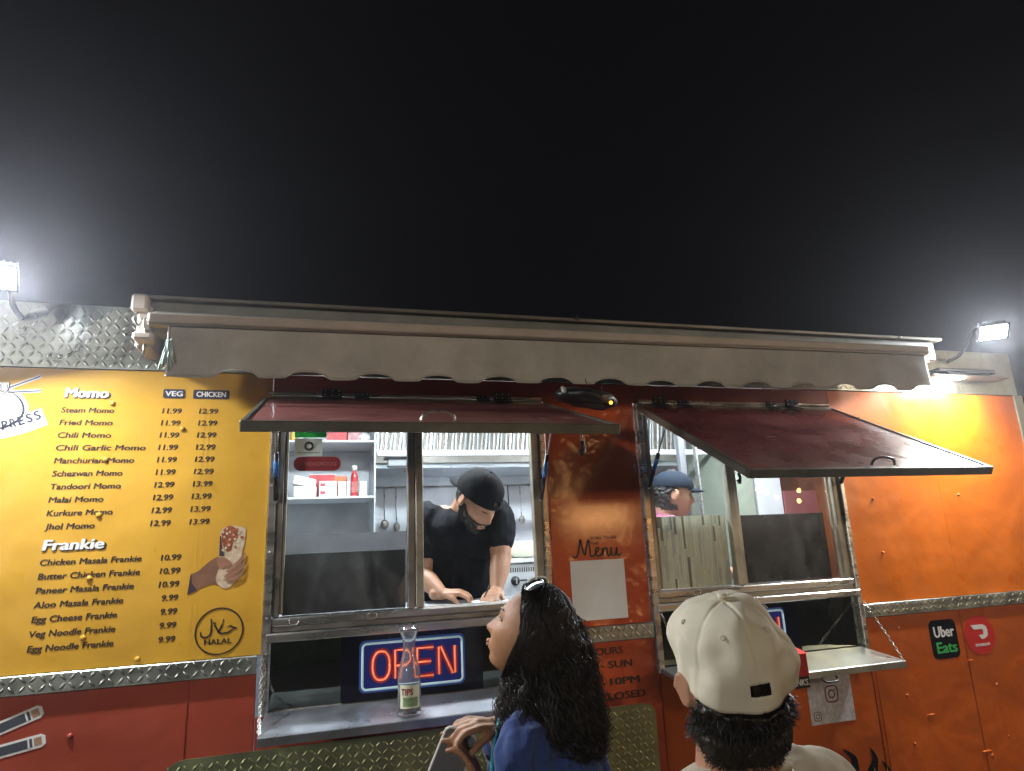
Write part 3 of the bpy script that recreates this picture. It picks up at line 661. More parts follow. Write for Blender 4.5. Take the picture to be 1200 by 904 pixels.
MB().tube(smoothpts([(-.585, -.245, 2.40), (-.595, -.25, 2.375), (-.58, -.25, 2.355), (-.572, -.25, 2.378)], 5), .004, 6).build('crank_eye', M['steel'], A)
MB().tube([(-.565, -.22, 2.30), (-.565, -.22, 2.265)], .004, 6).build('drain_stub', M['steel_dark'], A)
# scalloped valance cloth
mb = MB(); NX, NZ = 260, 12; vs = []; xA, xB = -.482, 2.655; sc = .222
for j in range(NZ + 1):
    for i in range(NX + 1):
        t = i / NX; x = xA + (xB - xA) * t; ztop = 2.350 + .030 * (x + .545) / 3.213
        ph = (x - xA - .10) / sc; dd_ = abs(ph % 1 - .5); low = .021 * sqrt(max(0, 1 - (dd_ / .29) ** 2)) if x > xA + .10 else 0.0
        zb = 2.178 + .030 * (x - xA) / 3.1 + low + .004 * noise.noise(V((x * 5, 0, 2)))
        z = ztop + (zb - ztop) * j / NZ
        s_ = j / NZ; y = -.284 + s_ * .010 * noise.noise(V((x * 4, s_ * 1.5, 3))) + s_ ** 2 * .006 * sin(x * 2 * pi / sc) + s_ * .012 * noise.noise(V((x * 1.2, 7, 3)))
        vs.append((x, y, z))
mb.add(vs, [(j * (NX + 1) + i, j * (NX + 1) + i + 1, (j + 1) * (NX + 1) + i + 1, (j + 1) * (NX + 1) + i) for j in range(NZ) for i in range(NX)], True)
val = mb.build('valance', M['canvas'], A, smooth=True)
sol = val.modifiers.new('thick', 'SOLIDIFY'); sol.thickness = .0015
hem = MB(); hem.tube([(v[0], v[1] - .001, v[2]) for v in vs[NZ * (NX + 1):]], .0022, 5); hem.build('valance_hem', M['canvas'], A)
mb = MB()
for k in range(6):
    x = xA - .004 + .003 * k; mb.tube(smoothpts([(x, -.285 - .003 * (k % 3), 2.30), (x - .004 + .002 * k, -.288, 2.26), (x - .008 + .003 * k, -.29 - .004 * (k % 2), 2.235), (x - .016 + .006 * k, -.288, 2.195 + .012 * (k % 3))], 4), [.0015] * 4 + [.003] * 9, 5)
mb.build('frayed_corner', M['mint'], A)
MB().tube([(xA, -.287, 2.352), (xA, -.287, 2.215)], .0022, 5).build('edge_cord', M['white'], A)
# small cable clips and dangling wire on the housing
for x in (.97, 2.62): MB().tube(smoothpts([(x, -.19, 2.485), (x + .01, -.20, 2.495), (x + .02, -.19, 2.482)], 3), .003, 5).build('cable_clip', M['black'], A)
MB().tube(smoothpts([(1.02, -.30, 2.195), (1.012, -.302, 2.17), (.995, -.31, 2.13)], 4), .0022, 5).build('dangling_wire', M['black'], A)

# lamps on the truck ---------------------------------------------------
TILT = 48
def floodlight(loc, label, arm_from, Rz, k):
    Fl = empty('floodlight', loc, label, 'floodlight')
    Mx = Matrix.Translation(loc) @ Matrix.Rotation(Rz, 4, 'Z') @ Matrix.Rotation(radians(TILT), 4, 'X') @ Matrix.Scale(.70, 4)    # local: lens faces -Y, tipped down
    mb = MB(Mx); mb.box(-.085, .085, 0, .045, -.06, .06, .008); mb.build('housing', M['black'], Fl)
    fin = MB(Mx)
    for i in range(7): fin.box(-.075 + i * .0245, -.069 + i * .0245, .0455, .07, -.05, .05, 0)
    fin.build('cooling_fins', M['black'], Fl)
    mb = MB(Mx); mb.box(-.09, .09, -.006, 0, -.065, -.052, 0); mb.box(-.09, .09, -.006, 0, .052, .065, 0); mb.box(-.09, -.078, -.006, 0, -.052, .052, 0); mb.box(.078, .09, -.006, 0, -.052, .052, 0); mb.build('bezel', M['black'], Fl)
    mb = MB(Mx); mb.box(-.077, .077, -.003, -.0005, -.051, .051, 0); mb.build('lens', k, Fl)
    mb = MB(); a = V(arm_from); c = V(loc); mb.tube(smoothpts([a, a + V((0, -.08, .02)), c + V((0, .09, .04)), c + V((0, .04, .02))], 5), .009, 8); mb.build('arm', M['black'], Fl)
    return Fl
floodlight((3.13, -.27, 2.515), 'glaring white floodlight on an arm above the orange end of the truck', (3.13, -.006, 2.44), radians(-38), M['led'])
led2 = mat('floodlight_lens_left', (1, 1, 1), 0.3, emit=((0.90, 0.94, 1.0), 2500))
floodlight((-.985, -.27, 2.485), 'glaring white floodlight on an arm above the yellow menu panel', (-1.0, -.006, 2.44), radians(12), led2)
# long dark fixture on the right end of the band
B('lamp_rail', M['black'], T, 2.98, 3.36, -.075, -.007, 2.362, 2.385, .006)
B('lamp_rail', M['steel_dark'], T, 2.92, 3.42, -.09, -.007, 2.335, 2.347, .003)
B('lamp_rail', M['black'], T, 3.02, 3.30, -.085, -.007, 2.348, 2.361, .003)

B('rail_lens', mat('rail_lamp_lens', (1, 1, 1), .3, emit=((1.0, .93, .80), 1900)), T, 3.0, 3.12, -.089, -.05, 2.331, 2.3345)

# ================================================================== INSIDE THE TRUCK
for x in (.35, 1.9):
    B('ceiling_light', M['led_in'], T, x - .55, x + .55, .45, .57, 2.44, 2.455)
    B('light_housing', M['inwhite'], T, x - .57, x + .57, .43, .59, 2.456, 2.484)
# dark board behind the lower left pane and grey rail behind it
bd = B('black_board', M['darkboard'], None, -.118, .316, .045, .058, 1.401, 1.612, .002); tag(bd, 'plain black board standing behind the lower half of the left window', 'board')
bd2 = B('black_board', mat('dark_brown_board', (.022, .014, .012), .25, bump=(6, .003), var=(5, .4)), None, 1.772, 2.246, .045, .058, 1.401, 1.692, .002); tag(bd2, 'glossy dark brown board behind the lower right pane of the right window', 'board')
B('grey_counter_back', M['greyboard'], T, -.19, .42, .60, .63, 1.35, 1.69)
# patterned slat board behind the right window
SB = empty('slat_pattern_board', (1.53, .04, 1.40), 'pale board of narrow cream and grey wood strips behind the right window', 'board')
B('backing', mat('board_backing', (.5, .46, .36), .6), SB, 1.354, 1.711, .034, .044, 1.401, 1.698)
wm = [mat('strip_' + n, c, .55, var=(30, .2), stretch=(4, 1, .4)) for n, c in (('cream', (.88, .84, .64)), ('pale', (.80, .77, .57)), ('grey', (.60, .58, .46)), ('straw', (.80, .75, .52)), ('brown', (.22, .19, .12)))]
strips = [MB() for _ in wm]; x = 1.356; rs = random.Random(3)
while x < 1.706:
    w = rs.uniform(.007, .013); z = 1.403 - rs.uniform(0, .05)
    while z < 1.696:
        h = rs.uniform(.05, .15); z0 = max(z, 1.403); z1 = min(z + h - .001, 1.696)
        k = rs.choices(range(5), (5, 4, 2.5, 3, 1.4))[0]
        if z1 > z0 + .003: strips[k].box(x, min(x + w - .0008, 1.709), .031 - rs.uniform(0, .002), .0338, z0, z1)
        z += h
    x += w
for k, s_ in enumerate(strips): s_.build('wood_strips', wm[k], SB, kind='stuff')
# shelves on the left
SH = empty('wall_shelf', (.07, 1.4, 1.6)); SH.parent = T; SH.location = worig(SH) - worig(T)
B('side_panel', M['inwall'], SH, .292, .300, 1.25, 1.66, 1.40, 2.42)
B('back_sheet', mat('dull_lining', (.36, .38, .40), .42, .5, bump=(5, .003), var=(3, .3)), SH, -.6, .291, 1.64, 1.655, 1.40, 2.42)
B('shelf_board', M['inwhite'], SH, -.6, .291, 1.25, 1.635, 1.893, 1.905, .002)
B('shelf_board', M['inwhite'], SH, -.6, .291, 1.25, 1.635, 2.207, 2.219, .002)
B('shelf_board', M['inwhite'], SH, -.6, .291, 1.25, 1.635, 1.50, 1.512, .002)
boxw = mat('white_carton', (.68, .68, .66), .6, var=(9, .08)); boxr = mat('red_carton', (.5, .05, .05), .5, var=(12, .5)); boxo = mat('orange_lid', (.65, .14, .04), .4)
def carton(x0, x1, y0, y1, z0, z1, label, m=boxw, stripe=None, name='carton', cat='carton'):
    c = empty(name, ((x0 + x1) / 2, (y0 + y1) / 2, z0), label, cat)
    B('body', m, c, x0, x1, y0, y1, z0, z1 - .004, .002); B('lid', boxw if m is not boxw else M['paper'], c, x0 - .001, x1 + .001, y0 - .001, y1 + .001, z1 - .0035, z1, .001)
    if stripe: B('printed_mark', stripe, c, x0 + .006, x0 + (x1 - x0) * .35, y0 - .002, y0 - .0002, z0 + (z1 - z0) * .35, z0 + (z1 - z0) * .72)
    return c
carton(-.005, .090, 1.27, 1.38, 1.906, 1.948, 'flat white carton at the bottom of the pair on the lower wall shelf', stripe=boxr)
carton(-.005, .088, 1.272, 1.375, 1.949, 1.992, 'flat white carton on top of the pair on the lower wall shelf', stripe=boxr)
carton(.098, .140, 1.29, 1.36, 1.906, 1.992, 'slim upright white carton beside the red sauce bottle')
carton(.145, .160, 1.29, 1.36, 1.906, 1.990, 'very narrow white carton left of the red sauce bottle', stripe=boxr)
carton(.215, .252, 1.29, 1.36, 1.906, 1.990, 'white carton right of the red sauce bottle on the lower shelf')
carton(-.06, .08, 1.40, 1.55, 1.906, 2.045, 'large red carton at the back of the lower wall shelf', m=boxr)
carton(.03, .14, 1.30, 1.45, 2.220, 2.30, 'red and white carton on the upper shelf, left one of two', m=boxr)
carton(.145, .215, 1.30, 1.45, 2.220, 2.30, 'pink printed carton on the upper shelf, between the red carton and plastic bag', m=mat('pink_carton', (.55, .25, .25), .5, var=(25, .6)))
c = B('orange_box', boxo, None, .075, .150, 1.40, 1.50, 1.993, 2.035, .003); c.location.z = 1.906; c.scale = (1, 1, 3.0); tag(c, 'orange lidded tub behind the white cartons on the lower shelf', 'tub')
bg = MB()
bg.ell((.235, 1.36, 2.245), (.045, .07, .035), nu=18, nv=10)
for v in bg.v: v += V([noise.noise(v * 30 + V((k * 9, 0, 0))) * .014 for k in range(3)])
tag(bg.build('plastic_bag', M['paper'], None), 'crumpled white plastic bag on the upper wall shelf', 'bag')
tw = MB(); tw.box(-.14, -.02, 1.26, 1.45, 1.906, 1.965, .006)
tw2 = MB(Matrix.Translation((-.085, 1.35, 1.985)) @ Matrix.Rotation(.22, 4, 'Y')); tw2.box(-.06, .06, -.09, .08, -.02, .03, .006)
tr_ = empty('towel_pile', (-.08, 1.35, 1.906), 'pile of folded white paper towels on the lower wall shelf', 'towels'); tw.build('towel', M['paper'], tr_); tw2.build('towel', M['paper'], tr_)
sb = empty('sauce_bottle', (.187, 1.33, 1.906), 'tall red sauce bottle with white cap on the lower wall shelf', 'bottle')
MB().lathe([(.019, 0), (.0205, .004), (.0205, .035), (.0185, .045), (.0205, .055), (.0205, .11), (.018, .125), (.010, .142), (.010, .15)], (.187, 1.33, 1.906), 18).build('bottle_body', mat('red_sauce', (.38, .02, .02), .2, coat=.4), sb)
MB().lathe([(.015, .1505), (.015, .175), (.013, .178)], (.187, 1.33, 1.906), 16).build('cap', boxw, sb)
B('label', mat('bottle_label', (.42, .10, .09), .5, var=(60, .8)), sb, .170, .204, 1.3085, 1.3096, 1.93, 1.99)
rs = random.Random(21)
for i, (x, c, nm) in enumerate(((-.155, (.55, .35, .05), 'mustard'), (-.118, (.62, .60, .55), 'white'), (.205, (.05, .25, .08), 'green'), (.245, (.35, .04, .03), 'red'))):
    z = 1.513 if i > 1 else 2.220
    q = empty('squeeze_bottle', (x, 1.31, z), nm + ' squeeze bottle on the ' + ('shelf below the red sauce bottle' if i > 1 else 'left end of the top wall shelf'), 'bottle')
    MB().lathe([(.016, 0), (.0175, .004), (.0175, .085), (.013, .10)], (x, 1.31, z), 16).build('bottle_body', mat(nm + '_squeeze', c, .35), q)
    MB().lathe([(.014, .1005), (.012, .108), (.003, .135)], (x, 1.31, z), 12).build('nozzle', boxw, q)
# utensils hanging from a rail on the back wall
UR = empty('utensil_rail', (.65, 1.6, 1.95)); UR.parent = T; UR.location = worig(UR) - worig(T)
MB().tube([(.36, 2.06, 2.02), (1.75, 2.06, 2.02)], .006, 8).build('rail', M['steel'], UR)
for i, x in enumerate((.42, .50, .60, 1.30, 1.39, 1.50)):
    q = empty('hanging_ladle', (x, 2.04, 1.72), ('steel ladle', 'steel slotted spoon', 'steel spatula', 'black handled tongs', 'small steel ladle', 'steel skimmer')[i] + (' hanging on the back wall left of the cook' if i < 3 else ' hanging on the back wall right of the cook'), 'utensil')
    MB().tube([(x, 2.045, 2.015), (x + .004, 2.04, 1.80 - .02 * (i % 2))], .004, 6).build('handle', M['steel'] if i != 3 else M['black'], q)
    MB().ell((x + .004, 2.035, 1.77 - .02 * (i % 2)), (.028 - .006 * (i % 3), .012, .034), nu=14, nv=8).build('bowl', M['steel_dark'], q)
# hood with leaning filter slats along the back
HD = empty('extractor_hood', (1.2, 1.3, 2.1)); HD.parent = T; HD.location = worig(HD) - worig(T)
B('hood_lip', M['inwhite'], HD, .30, 3.3, 1.17, 1.20, 2.118, 2.150, .003)
B('hood_top', M['steel_dark'], HD, .30, 3.3, 1.5, 1.52, 2.118, 2.46)
B('hood_end', M['inwall'], HD, .302, .31, 1.2, 1.5, 2.15, 2.44)
B('hood_body', M['inwall'], HD, .30, 3.3, 1.53, 2.08, 2.09, 2.12)
fin = MB().box(-.0065, .0065, 0, .02, 0, .22, .002); rs = random.Random(9)
fmats = [M['steel_dark'], M['steel'], mat('filter_grey', (.30, .32, .33), .4, .5, var=(20, .2))]
fme = []
for m_ in fmats:
    me = fin.mesh('filter_slat'); me.materials.append(m_); fme.append(me)
x = .33; k = 0
while x < 3.2:
    o = bpy.data.objects.new('filter_slat', fme[k % 3]); COL.objects.link(o); o.parent = HD
    wp = V((x, 1.30 + .01 * (k % 2), 2.152)); o.location = wp - worig(HD); o.rotation_euler = (0, radians(rs.uniform(4, 9)), 0); k += 1
    x += rs.choice((.024, .028, .034)) if x < 2.3 else .08
# dispenser under the hood
DS = empty('wall_dispenser', (.42, 1.22, 2.04), 'grey plastic dispenser hanging below the hood lip by the shelf', 'dispenser')
B('dispenser_body', mat('grey_plastic', (.22, .23, .24), .4, var=(10, .2)), DS, .362, .478, 1.21, 1.27, 2.06, 2.115, .008)
B('dispenser_mouth', M['black'], DS, .372, .468, 1.205, 1.209, 2.05, 2.066, .001)
B('dispenser_tray', M['greyboard'], DS, .345, .495, 1.205, 1.27, 2.104, 2.117, .002)
# griddle and range at the back right of window 1, bowl on top
GR = empty('griddle', (1.15, 1.4, 1.28), 'stainless griddle with a vent grille and a black control knob', 'griddle')
B('griddle_body', mat('griddle_steel', (.55, .58, .60), .35, .7, var=(5, .1)), GR, .86, 1.62, 1.18, 1.9, 1.30, 1.50, .006)
B('griddle_top', M['inwall'], GR, .86, 1.62, 1.16, 1.9, 1.501, 1.525, .004)
B('griddle_stand', M['steel_dark'], GR, .88, 1.6, 1.22, 1.88, .401, 1.299)
for i in range(16):
    B('vent_slot', M['black'], GR, 1.035 + i * .0135, 1.041 + i * .0135, 1.1775, 1.1795, 1.452, 1.476)
kb = MB(Matrix.Translation((1.075, 1.179, 1.405)) @ Matrix.Rotation(pi / 2, 4, 'X')); kb.lathe([(.026, 0), (.026, .006), (.019, .010), (.018, .028), (.001, .03)], n=20); kb.build('control_knob', M['black'], GR)
B('knob_grip', M['steel'], GR, 1.072, 1.078, 1.147, 1.1495, 1.39, 1.42)
B('brand_plate', M['black'], GR, 1.105, 1.145, 1.1775, 1.1795, 1.402, 1.41)
BW = empty('mixing_bowl', (1.17, 1.33, 1.526), 'cream enamel bowl standing on the griddle behind the cook', 'bowl')
MB().lathe([(.055, 0), (.085, .02), (.10, .065), (.102, .09), (.098, .09), (.092, .06), (.05, .012), (.001, .01)], (1.17, 1.33, 1.526), 32).build('bowl_body', M['cream'], BW)
MB().tube([(1.17 + .101 * cos(2 * pi * k / 32), 1.33 + .101 * sin(2 * pi * k / 32), 1.617) for k in range(33)], .004, 6).build('bowl_rim', M['white'], BW)
# work counter behind the sill, where the cook writes
B('work_counter', M['inwall'], T, -.17, 1.29, .061, .42, 1.362, 1.388, .003)
B('work_counter', M['inwall'], T, 1.30, 2.33, .061, .40, 1.300, 1.330, .003)
pd = B('order_pad', M['paper'], None, .60, .74, .115, .215, 1.389, 1.394, .001); tag(pd, 'white order slip on the counter under the writing hand of the cook', 'paper slip')
pen = MB(); pen.tube([(.640, .165, 1.398), (.668, .15, 1.455)], [.0025, .004], 8); tag(pen.build('pen', M['blackgloss'], None), 'thin dark pen held over the white order slip', 'pen')
# papers clipped to the hood seen through window 2
for i, x in enumerate((1.735, 1.80, 1.868)):
    o = B('order_ticket', M['paper'], None, x, x + .055, 1.155, 1.157, 2.20, 2.275 + .006 * i)
    tag(o, ('white order ticket clipped to the hood, left of three', 'white order ticket clipped to the hood, middle of three', 'white order ticket clipped to the hood, right of three')[i], 'paper slip', 'order tickets clipped to the hood')
# fridge and cabinets behind window 2
B('cabinet', M['inwhite'], T, 2.62, 2.80, 1.0, 1.6, .401, 2.4, .004)
B('cabinet', mat('olive_grey_door', (.30, .33, .26), .5, var=(4, .2)), T, 2.45, 2.60, 1.0, 1.5, .401, 2.4, .004)
B('cabinet', mat('dull_red_door', (.22, .06, .06), .5, var=(5, .2)), T, 2.81, 3.06, 1.0, 1.6, 1.2, 1.86, .004)
B('post', M['greyboard'], T, 1.98, 2.02, .8, .84, .401, 2.43, .004)
B('post', M['steel'], T, 2.09, 2.10, .8, .84, .401, 2.43, .002)

# ================================================================== SMALL THINGS OUTSIDE
# lit OPEN signs
def glow(n, c, s): return mat(n, c, .4, emit=(c, s))
ledw = glow('pale_tube', (.40, .56, .60), .35); ledr = glow('red_tube', (.80, .14, .06), .42); ledo = glow('orange_tube_core', (.95, .34, .18), .55)
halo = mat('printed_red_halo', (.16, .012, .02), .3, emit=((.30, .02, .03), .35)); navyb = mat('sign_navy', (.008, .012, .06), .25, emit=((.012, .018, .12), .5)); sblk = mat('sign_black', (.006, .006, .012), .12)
def open_sign(x0, x1, z0, z1, y, fx0, fx1, fz0, fz1, label):
    O = empty('open_sign', ((x0 + x1) / 2, y, z0), label, 'sign')
    B('panel', sblk, O, x0, x1, y, y + .010, z0, z1, .001)
    cx, cz, w, h = (fx0 + fx1) / 2, (fz0 + fz1) / 2, fx1 - fx0, fz1 - fz0
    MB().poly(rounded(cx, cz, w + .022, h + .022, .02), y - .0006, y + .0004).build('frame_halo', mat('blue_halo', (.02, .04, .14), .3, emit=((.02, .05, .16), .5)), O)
    MB().poly(rounded(cx, cz, w, h, .014), y - .0014, y - .0005).build('sign_field', navyb, O)
    P = rounded(cx, cz, w, h, .014); P.append(P[0]); MB().tube([(a, y - .004, b) for a, b in P], .0042, 6).build('frame_tube', ledw, O)
    lw = w * .165; gap = w * .055; lx = fx0 + w * .10; lh = h * .62; lz = cz - lh / 2
    L = {'O': [rounded(.5, .5, 1, 1, .42) + [rounded(.5, .5, 1, 1, .42)[0]]], 'P': [[(0, 0), (0, 1), (.6, 1), (.95, .85), (.95, .58), (.6, .45), (.05, .45)]],
         'E': [[(1, 0), (0, 0), (0, 1), (1, 1)], [(.05, .5), (.85, .5)]], 'N': [[(0, 0), (0, .98), (.12, 1), (.85, 0), (1, .02), (1, 1)]]}
    for i, c_ in enumerate("OPEN"):
        x = lx + i * (lw + gap)
        hm = MB(); tb = MB(); tc_ = MB()
        for st in L[c_]:
            Q = [(x + a * lw, lz + b * lh) for a, b in st]
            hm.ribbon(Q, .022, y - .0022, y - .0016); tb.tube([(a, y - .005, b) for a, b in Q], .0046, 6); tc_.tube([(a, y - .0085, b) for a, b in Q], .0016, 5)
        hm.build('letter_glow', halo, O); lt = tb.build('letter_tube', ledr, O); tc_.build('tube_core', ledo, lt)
    return O
open_sign(.086, .590, 1.108, 1.326, -.013, .158, .512, 1.142, 1.292, 'lit red and blue OPEN sign standing on the left counter behind the carafe')
open_sign(1.50, 1.985, 1.113, 1.318, -.013, 1.56, 1.905, 1.148, 1.290, 'lit OPEN sign mostly hidden behind the beige cap at the right window')
# tip carafe
TJ = empty('tip_carafe', (.290, -.25, 1.1035), 'clear glass carafe with a green and white TIPS label on the left counter', 'carafe')
prof = [(.001, .0), (.034, .0), (.037, .004), (.037, .10), (.035, .125), (.026, .160), (.0195, .185), (.019, .205), (.023, .228), (.030, .250), (.0325, .256), (.0315, .258), (.0275, .250), (.0205, .228), (.0165, .205), (.0170, .186), (.0235, .160), (.0325, .124), (.0345, .10), (.0345, .012), (.001, .010)]
MB().lathe(prof, (.290, -.25, 1.1035), 40).build('glass_body', M['clear'], TJ, smooth=True)
mb = MB(); mb.lathe([(.001, .0105), (.034, .0125), (.034, .026), (.001, .028)], (.290, -.25, 1.1035), 32); mb.build('coins_and_notes', mat('dark_fill', (.03, .03, .02), .5, var=(60, .6)), TJ)
def arc(name, m, a0, a1, z0, z1, r, n=14):
    mb = MB(); vs = []
    for k in range(n + 1):
        a = radians(a0 + (a1 - a0) * k / n)
        for z in (z0, z1):
            for rr in (r, r + .0006): vs.append((.290 + rr * cos(a), -.25 + rr * sin(a), 1.1035 + z))
    fs = []
    for k in range(n):
        q = k * 4; p = q + 4; fs += [(q + 1, p + 1, p + 3, q + 3), (q, q + 2, p + 2, p), (q, p, p + 1, q + 1), (q + 2, q + 3, p + 3, p + 2)]
    fs += [(0, 1, 3, 2), (n * 4, n * 4 + 2, n * 4 + 3, n * 4 + 1)]
    mb.add(vs, fs); return mb.build(name, m, TJ)
arc('label', mat('cream_label', (.66, .68, .48), .6, var=(12, .08)), 215, 318, .024, .092, .0372)
arc('label_patch', mat('green_label_print', (.22, .32, .14), .6, var=(60, .5)), 232, 306, .030, .056, .0380)
tm = text_mesh("TIPS", .025)
for v in tm.vertices:
    a = radians(222 + v.co.x / 2.4 * 78); rr = .0382 + (.0005 if v.co.z > 0 else 0); v.co = V((.290 + rr * cos(a), -.25 + rr * sin(a), 1.1035 + .063 + v.co.y * .026))
link('label_text', tm, mat('dark_red_print', (.25, .02, .02), .5), TJ)
# red box hooked on the right counter
RB = empty('red_box', (1.80, -.265, 1.07), 'small red box with white capital letters at the front edge of the right counter', 'box')
B('box_body', mat('red_card', (.50, .025, .02), .4), RB, 1.650, 1.758, -.315, -.243, 1.092, 1.170, .002)
B('box_body_lower', M['black'], RB, 1.651, 1.757, -.314, -.243, 1.052, 1.0915, .001)
MB().add([(1.648, -.317, 1.171), (1.76, -.317, 1.171), (1.76, -.242, 1.171), (1.648, -.242, 1.171), (1.648, -.245, 1.186), (1.76, -.245, 1.186)], [(0, 1, 5, 4), (0, 3, 2, 1), (2, 3, 4, 5), (0, 4, 3), (1, 2, 5)]).build('box_lid', mat('bright_red_lid', (.72, .03, .02), .35), RB)
text('box_text', "DRINKS.", 1.755, 1.062, .022, M['white'], RB, width=.100, bold=.02, align='R', y=-.3147)
# solar lamp lying on flap 1
SL = empty('solar_lamp', (.86, -.36, 2.08), 'black clip-on solar lamp with a small orange light lying on the raised left flap', 'lamp')
mb = MB(); mb.ell((0, 0, 0), (.115, .07, .036), nu=28, nv=14)
Rm = Matrix.Rotation(radians(10), 3, 'Y')
for v in mb.v:
    if v.z < -.012: v.z = -.012 + (v.z + .012) * .25
    v.x += .02 * max(0, v.z) / .036; v += V([noise.noise(v * 18 + V((k * 5, 1, 0))) * .012 for k in range(3)])
    q = Rm @ v; v.x, v.y, v.z = .892 + q.x, -.43 + q.y, 2.098 + q.z
mb.build('lamp_body', M['black'], SL)
MB().tube(smoothpts([(.80, -.47, 2.118), (.79, -.475, 2.125), (.795, -.48, 2.108)], 3), .008, 7).build('lamp_clip', mat('grey_clip', (.35, .33, .31), .4), SL)
B('solar_cell', mat('solar_cell', (.16, .17, .19), .2, coat=.6), SL, .925, .965, -.50, -.45, 2.094, 2.10, .001)
MB().ell((.950, -.508, 2.070), (.006, .005, .006), nu=10, nv=6).build('indicator_light', mat('orange_indicator', (1, .35, .03), .3, emit=((1, .28, .02), 8)), SL)
MB().tube(smoothpts([(.90, -.42, 2.13), (.915, -.40, 2.15), (.925, -.36, 2.19)], 3), .002, 5).build('lamp_wire', M['black'], SL)

# ================================================================== PEOPLE
def frame(f, roll=0.0):
    """columns right, forward, up for a head looking along f"""
    f = V(f).normalized(); r = f.cross(V((0, 0, 1))).normalized(); u = r.cross(f)
    q = Matrix.Rotation(roll, 3, f); r = q @ r; u = q @ u
    return Matrix(((r.x, f.x, u.x), (r.y, f.y, u.y), (r.z, f.z, u.z)))
def G(a, b): return exp(-(a / b) ** 2)
def headpt(th, ph, off=0.0, s=1.0):
    dx, dy, dz = cos(ph) * sin(th), cos(ph) * cos(th), sin(ph)
    x, y, z = .074 * dx, .094 * dy, .114 * dz
    t = max(0, -dz)
    x *= 1 - .30 * t ** 1.5
    if dy < 0: y *= 1 - .30 * t; y -= .006 * (1 - abs(dz))
    else: y += .020 * t ** 1.6; y *= 1 - .06 * (1 - t)
    if dy > 0.05:
        k = min(1, dy * 3)
        nz = 0 if z > .012 else (min(1, (.012 - z) / .042) if z > -.034 else max(0, 1 - (-.034 - z) / .011))
        y += k * .024 * nz * G(x, .0105 + .005 * nz)
        y += k * (.005 * G(z - .024, .012) * G(x, .05) - .011 * G(abs(x) - .031, .014) * G(z - .002, .012))
        y += k * (.007 * G(x, .021) * (G(z + .060, .0065) + 1.1 * G(z + .072, .0065)) - .003 * G(x, .03) * G(z + .082, .006))
        y += k * (.011 * G(x, .022) * G(z + .103, .016) + .005 * G(abs(x) - .045, .02) * G(z + .025, .02))
    n = V((dx / .074, dy / .094, dz / .114)).normalized()
    return (V((x, y, z)) + n * off) * s
def head_mb(mb, c, Rm, s=1.0, ears=True, nu=80, nv=60):
    c = V(c); vs = []; fs = []
    for j in range(nv + 1):
        ph = -pi / 2 * .998 + pi * .998 * j / nv
        for i in range(nu): vs.append(c + Rm @ headpt(-pi + 2 * pi * i / nu, ph, 0, s))
    for j in range(nv):
        for i in range(nu): fs.append((j * nu + i, j * nu + (i + 1) % nu, (j + 1) * nu + (i + 1) % nu, (j + 1) * nu + i))
    fs += [tuple(range(nu))[::-1], tuple(range(nv * nu, (nv + 1) * nu))]
    mb.add(vs, fs, True)
    if ears:
        for sx in (-1, 1):
            e = V((sx * .078 * s, -.008 * s, -.008 * s))
            Re = Rm @ Matrix.Rotation(sx * radians(-22), 3, 'Z') @ Matrix.Rotation(radians(-10), 3, 'X')
            q = MB(); q.ell((0, 0, 0), (.008 * s, .017 * s, .030 * s), nu=16, nv=12); mb.add([c + Rm @ e + Re @ v for v in q.v], q.f, True)
            for k in range(9):      # rim of the ear
                a0, a1 = radians(-70 + 30 * k), radians(-40 + 30 * k)
                if k > 7: break
                p = [c + Rm @ e + Re @ (V((sx * .006, .016 * cos(a), .028 * sin(a))) * s) for a in (a0 + 1.2, a1 + 1.2)]
                mb.cap(p[0], .0035 * s, p[1], .0035 * s, 6)
def patch(name, m, parent, c, Rm, s, test, off, nu=120, nv=90, rough=.0, thick=.004):
    """a shell over part of the head (beard, scalp hair)"""
    c = V(c); vs = []; idx = {}; fs = []
    def vid(i, j):
        i %= nu
        if (i, j) not in idx:
            th = -pi + 2 * pi * i / nu; ph = -pi / 2 * .99 + pi * .99 * j / nv
            p = headpt(th, ph, off + rough * noise.noise(headpt(th, ph) * 90) + rough * .5 * noise.noise(headpt(th, ph) * 220), s); idx[(i, j)] = len(vs); vs.append(c + Rm @ p)
        return idx[(i, j)]
    for j in range(nv):
        for i in range(nu):
            p = headpt(-pi + 2 * pi * (i + .5) / nu, -pi / 2 * .99 + pi * .99 * (j + .5) / nv)
            if test(p): fs.append((vid(i, j), vid(i + 1, j), vid(i + 1, j + 1), vid(i, j + 1)))
    mb = MB(); mb.add(vs, fs, True); o = mb.build(name, m, parent, smooth=True)
    so = o.modifiers.new('thick', 'SOLIDIFY'); so.thickness = thick; so.offset = -1
    return o
def organic(name, mb, voxel, m, parent, smooth=4, fac=.5, disp=None, kind=None):
    me = mb.mesh(name); o = bpy.data.objects.new(name, me); COL.objects.link(o)
    r = o.modifiers.new('r', 'REMESH'); r.mode = 'VOXEL'; r.voxel_size = voxel
    s_ = o.modifiers.new('s', 'SMOOTH'); s_.iterations = smooth; s_.factor = fac
    dg = bpy.context.evaluated_depsgraph_get(); dg.update()
    me2 = bpy.data.meshes.new_from_object(o.evaluated_get(dg)); bpy.data.objects.remove(o)
    if disp:
        for v, nr in zip(me2.vertices, [v.normal.copy() for v in me2.vertices]): v.co += nr * disp(v.co)
    me2.materials.clear()
    return link(name, me2, m, parent, smooth=True)
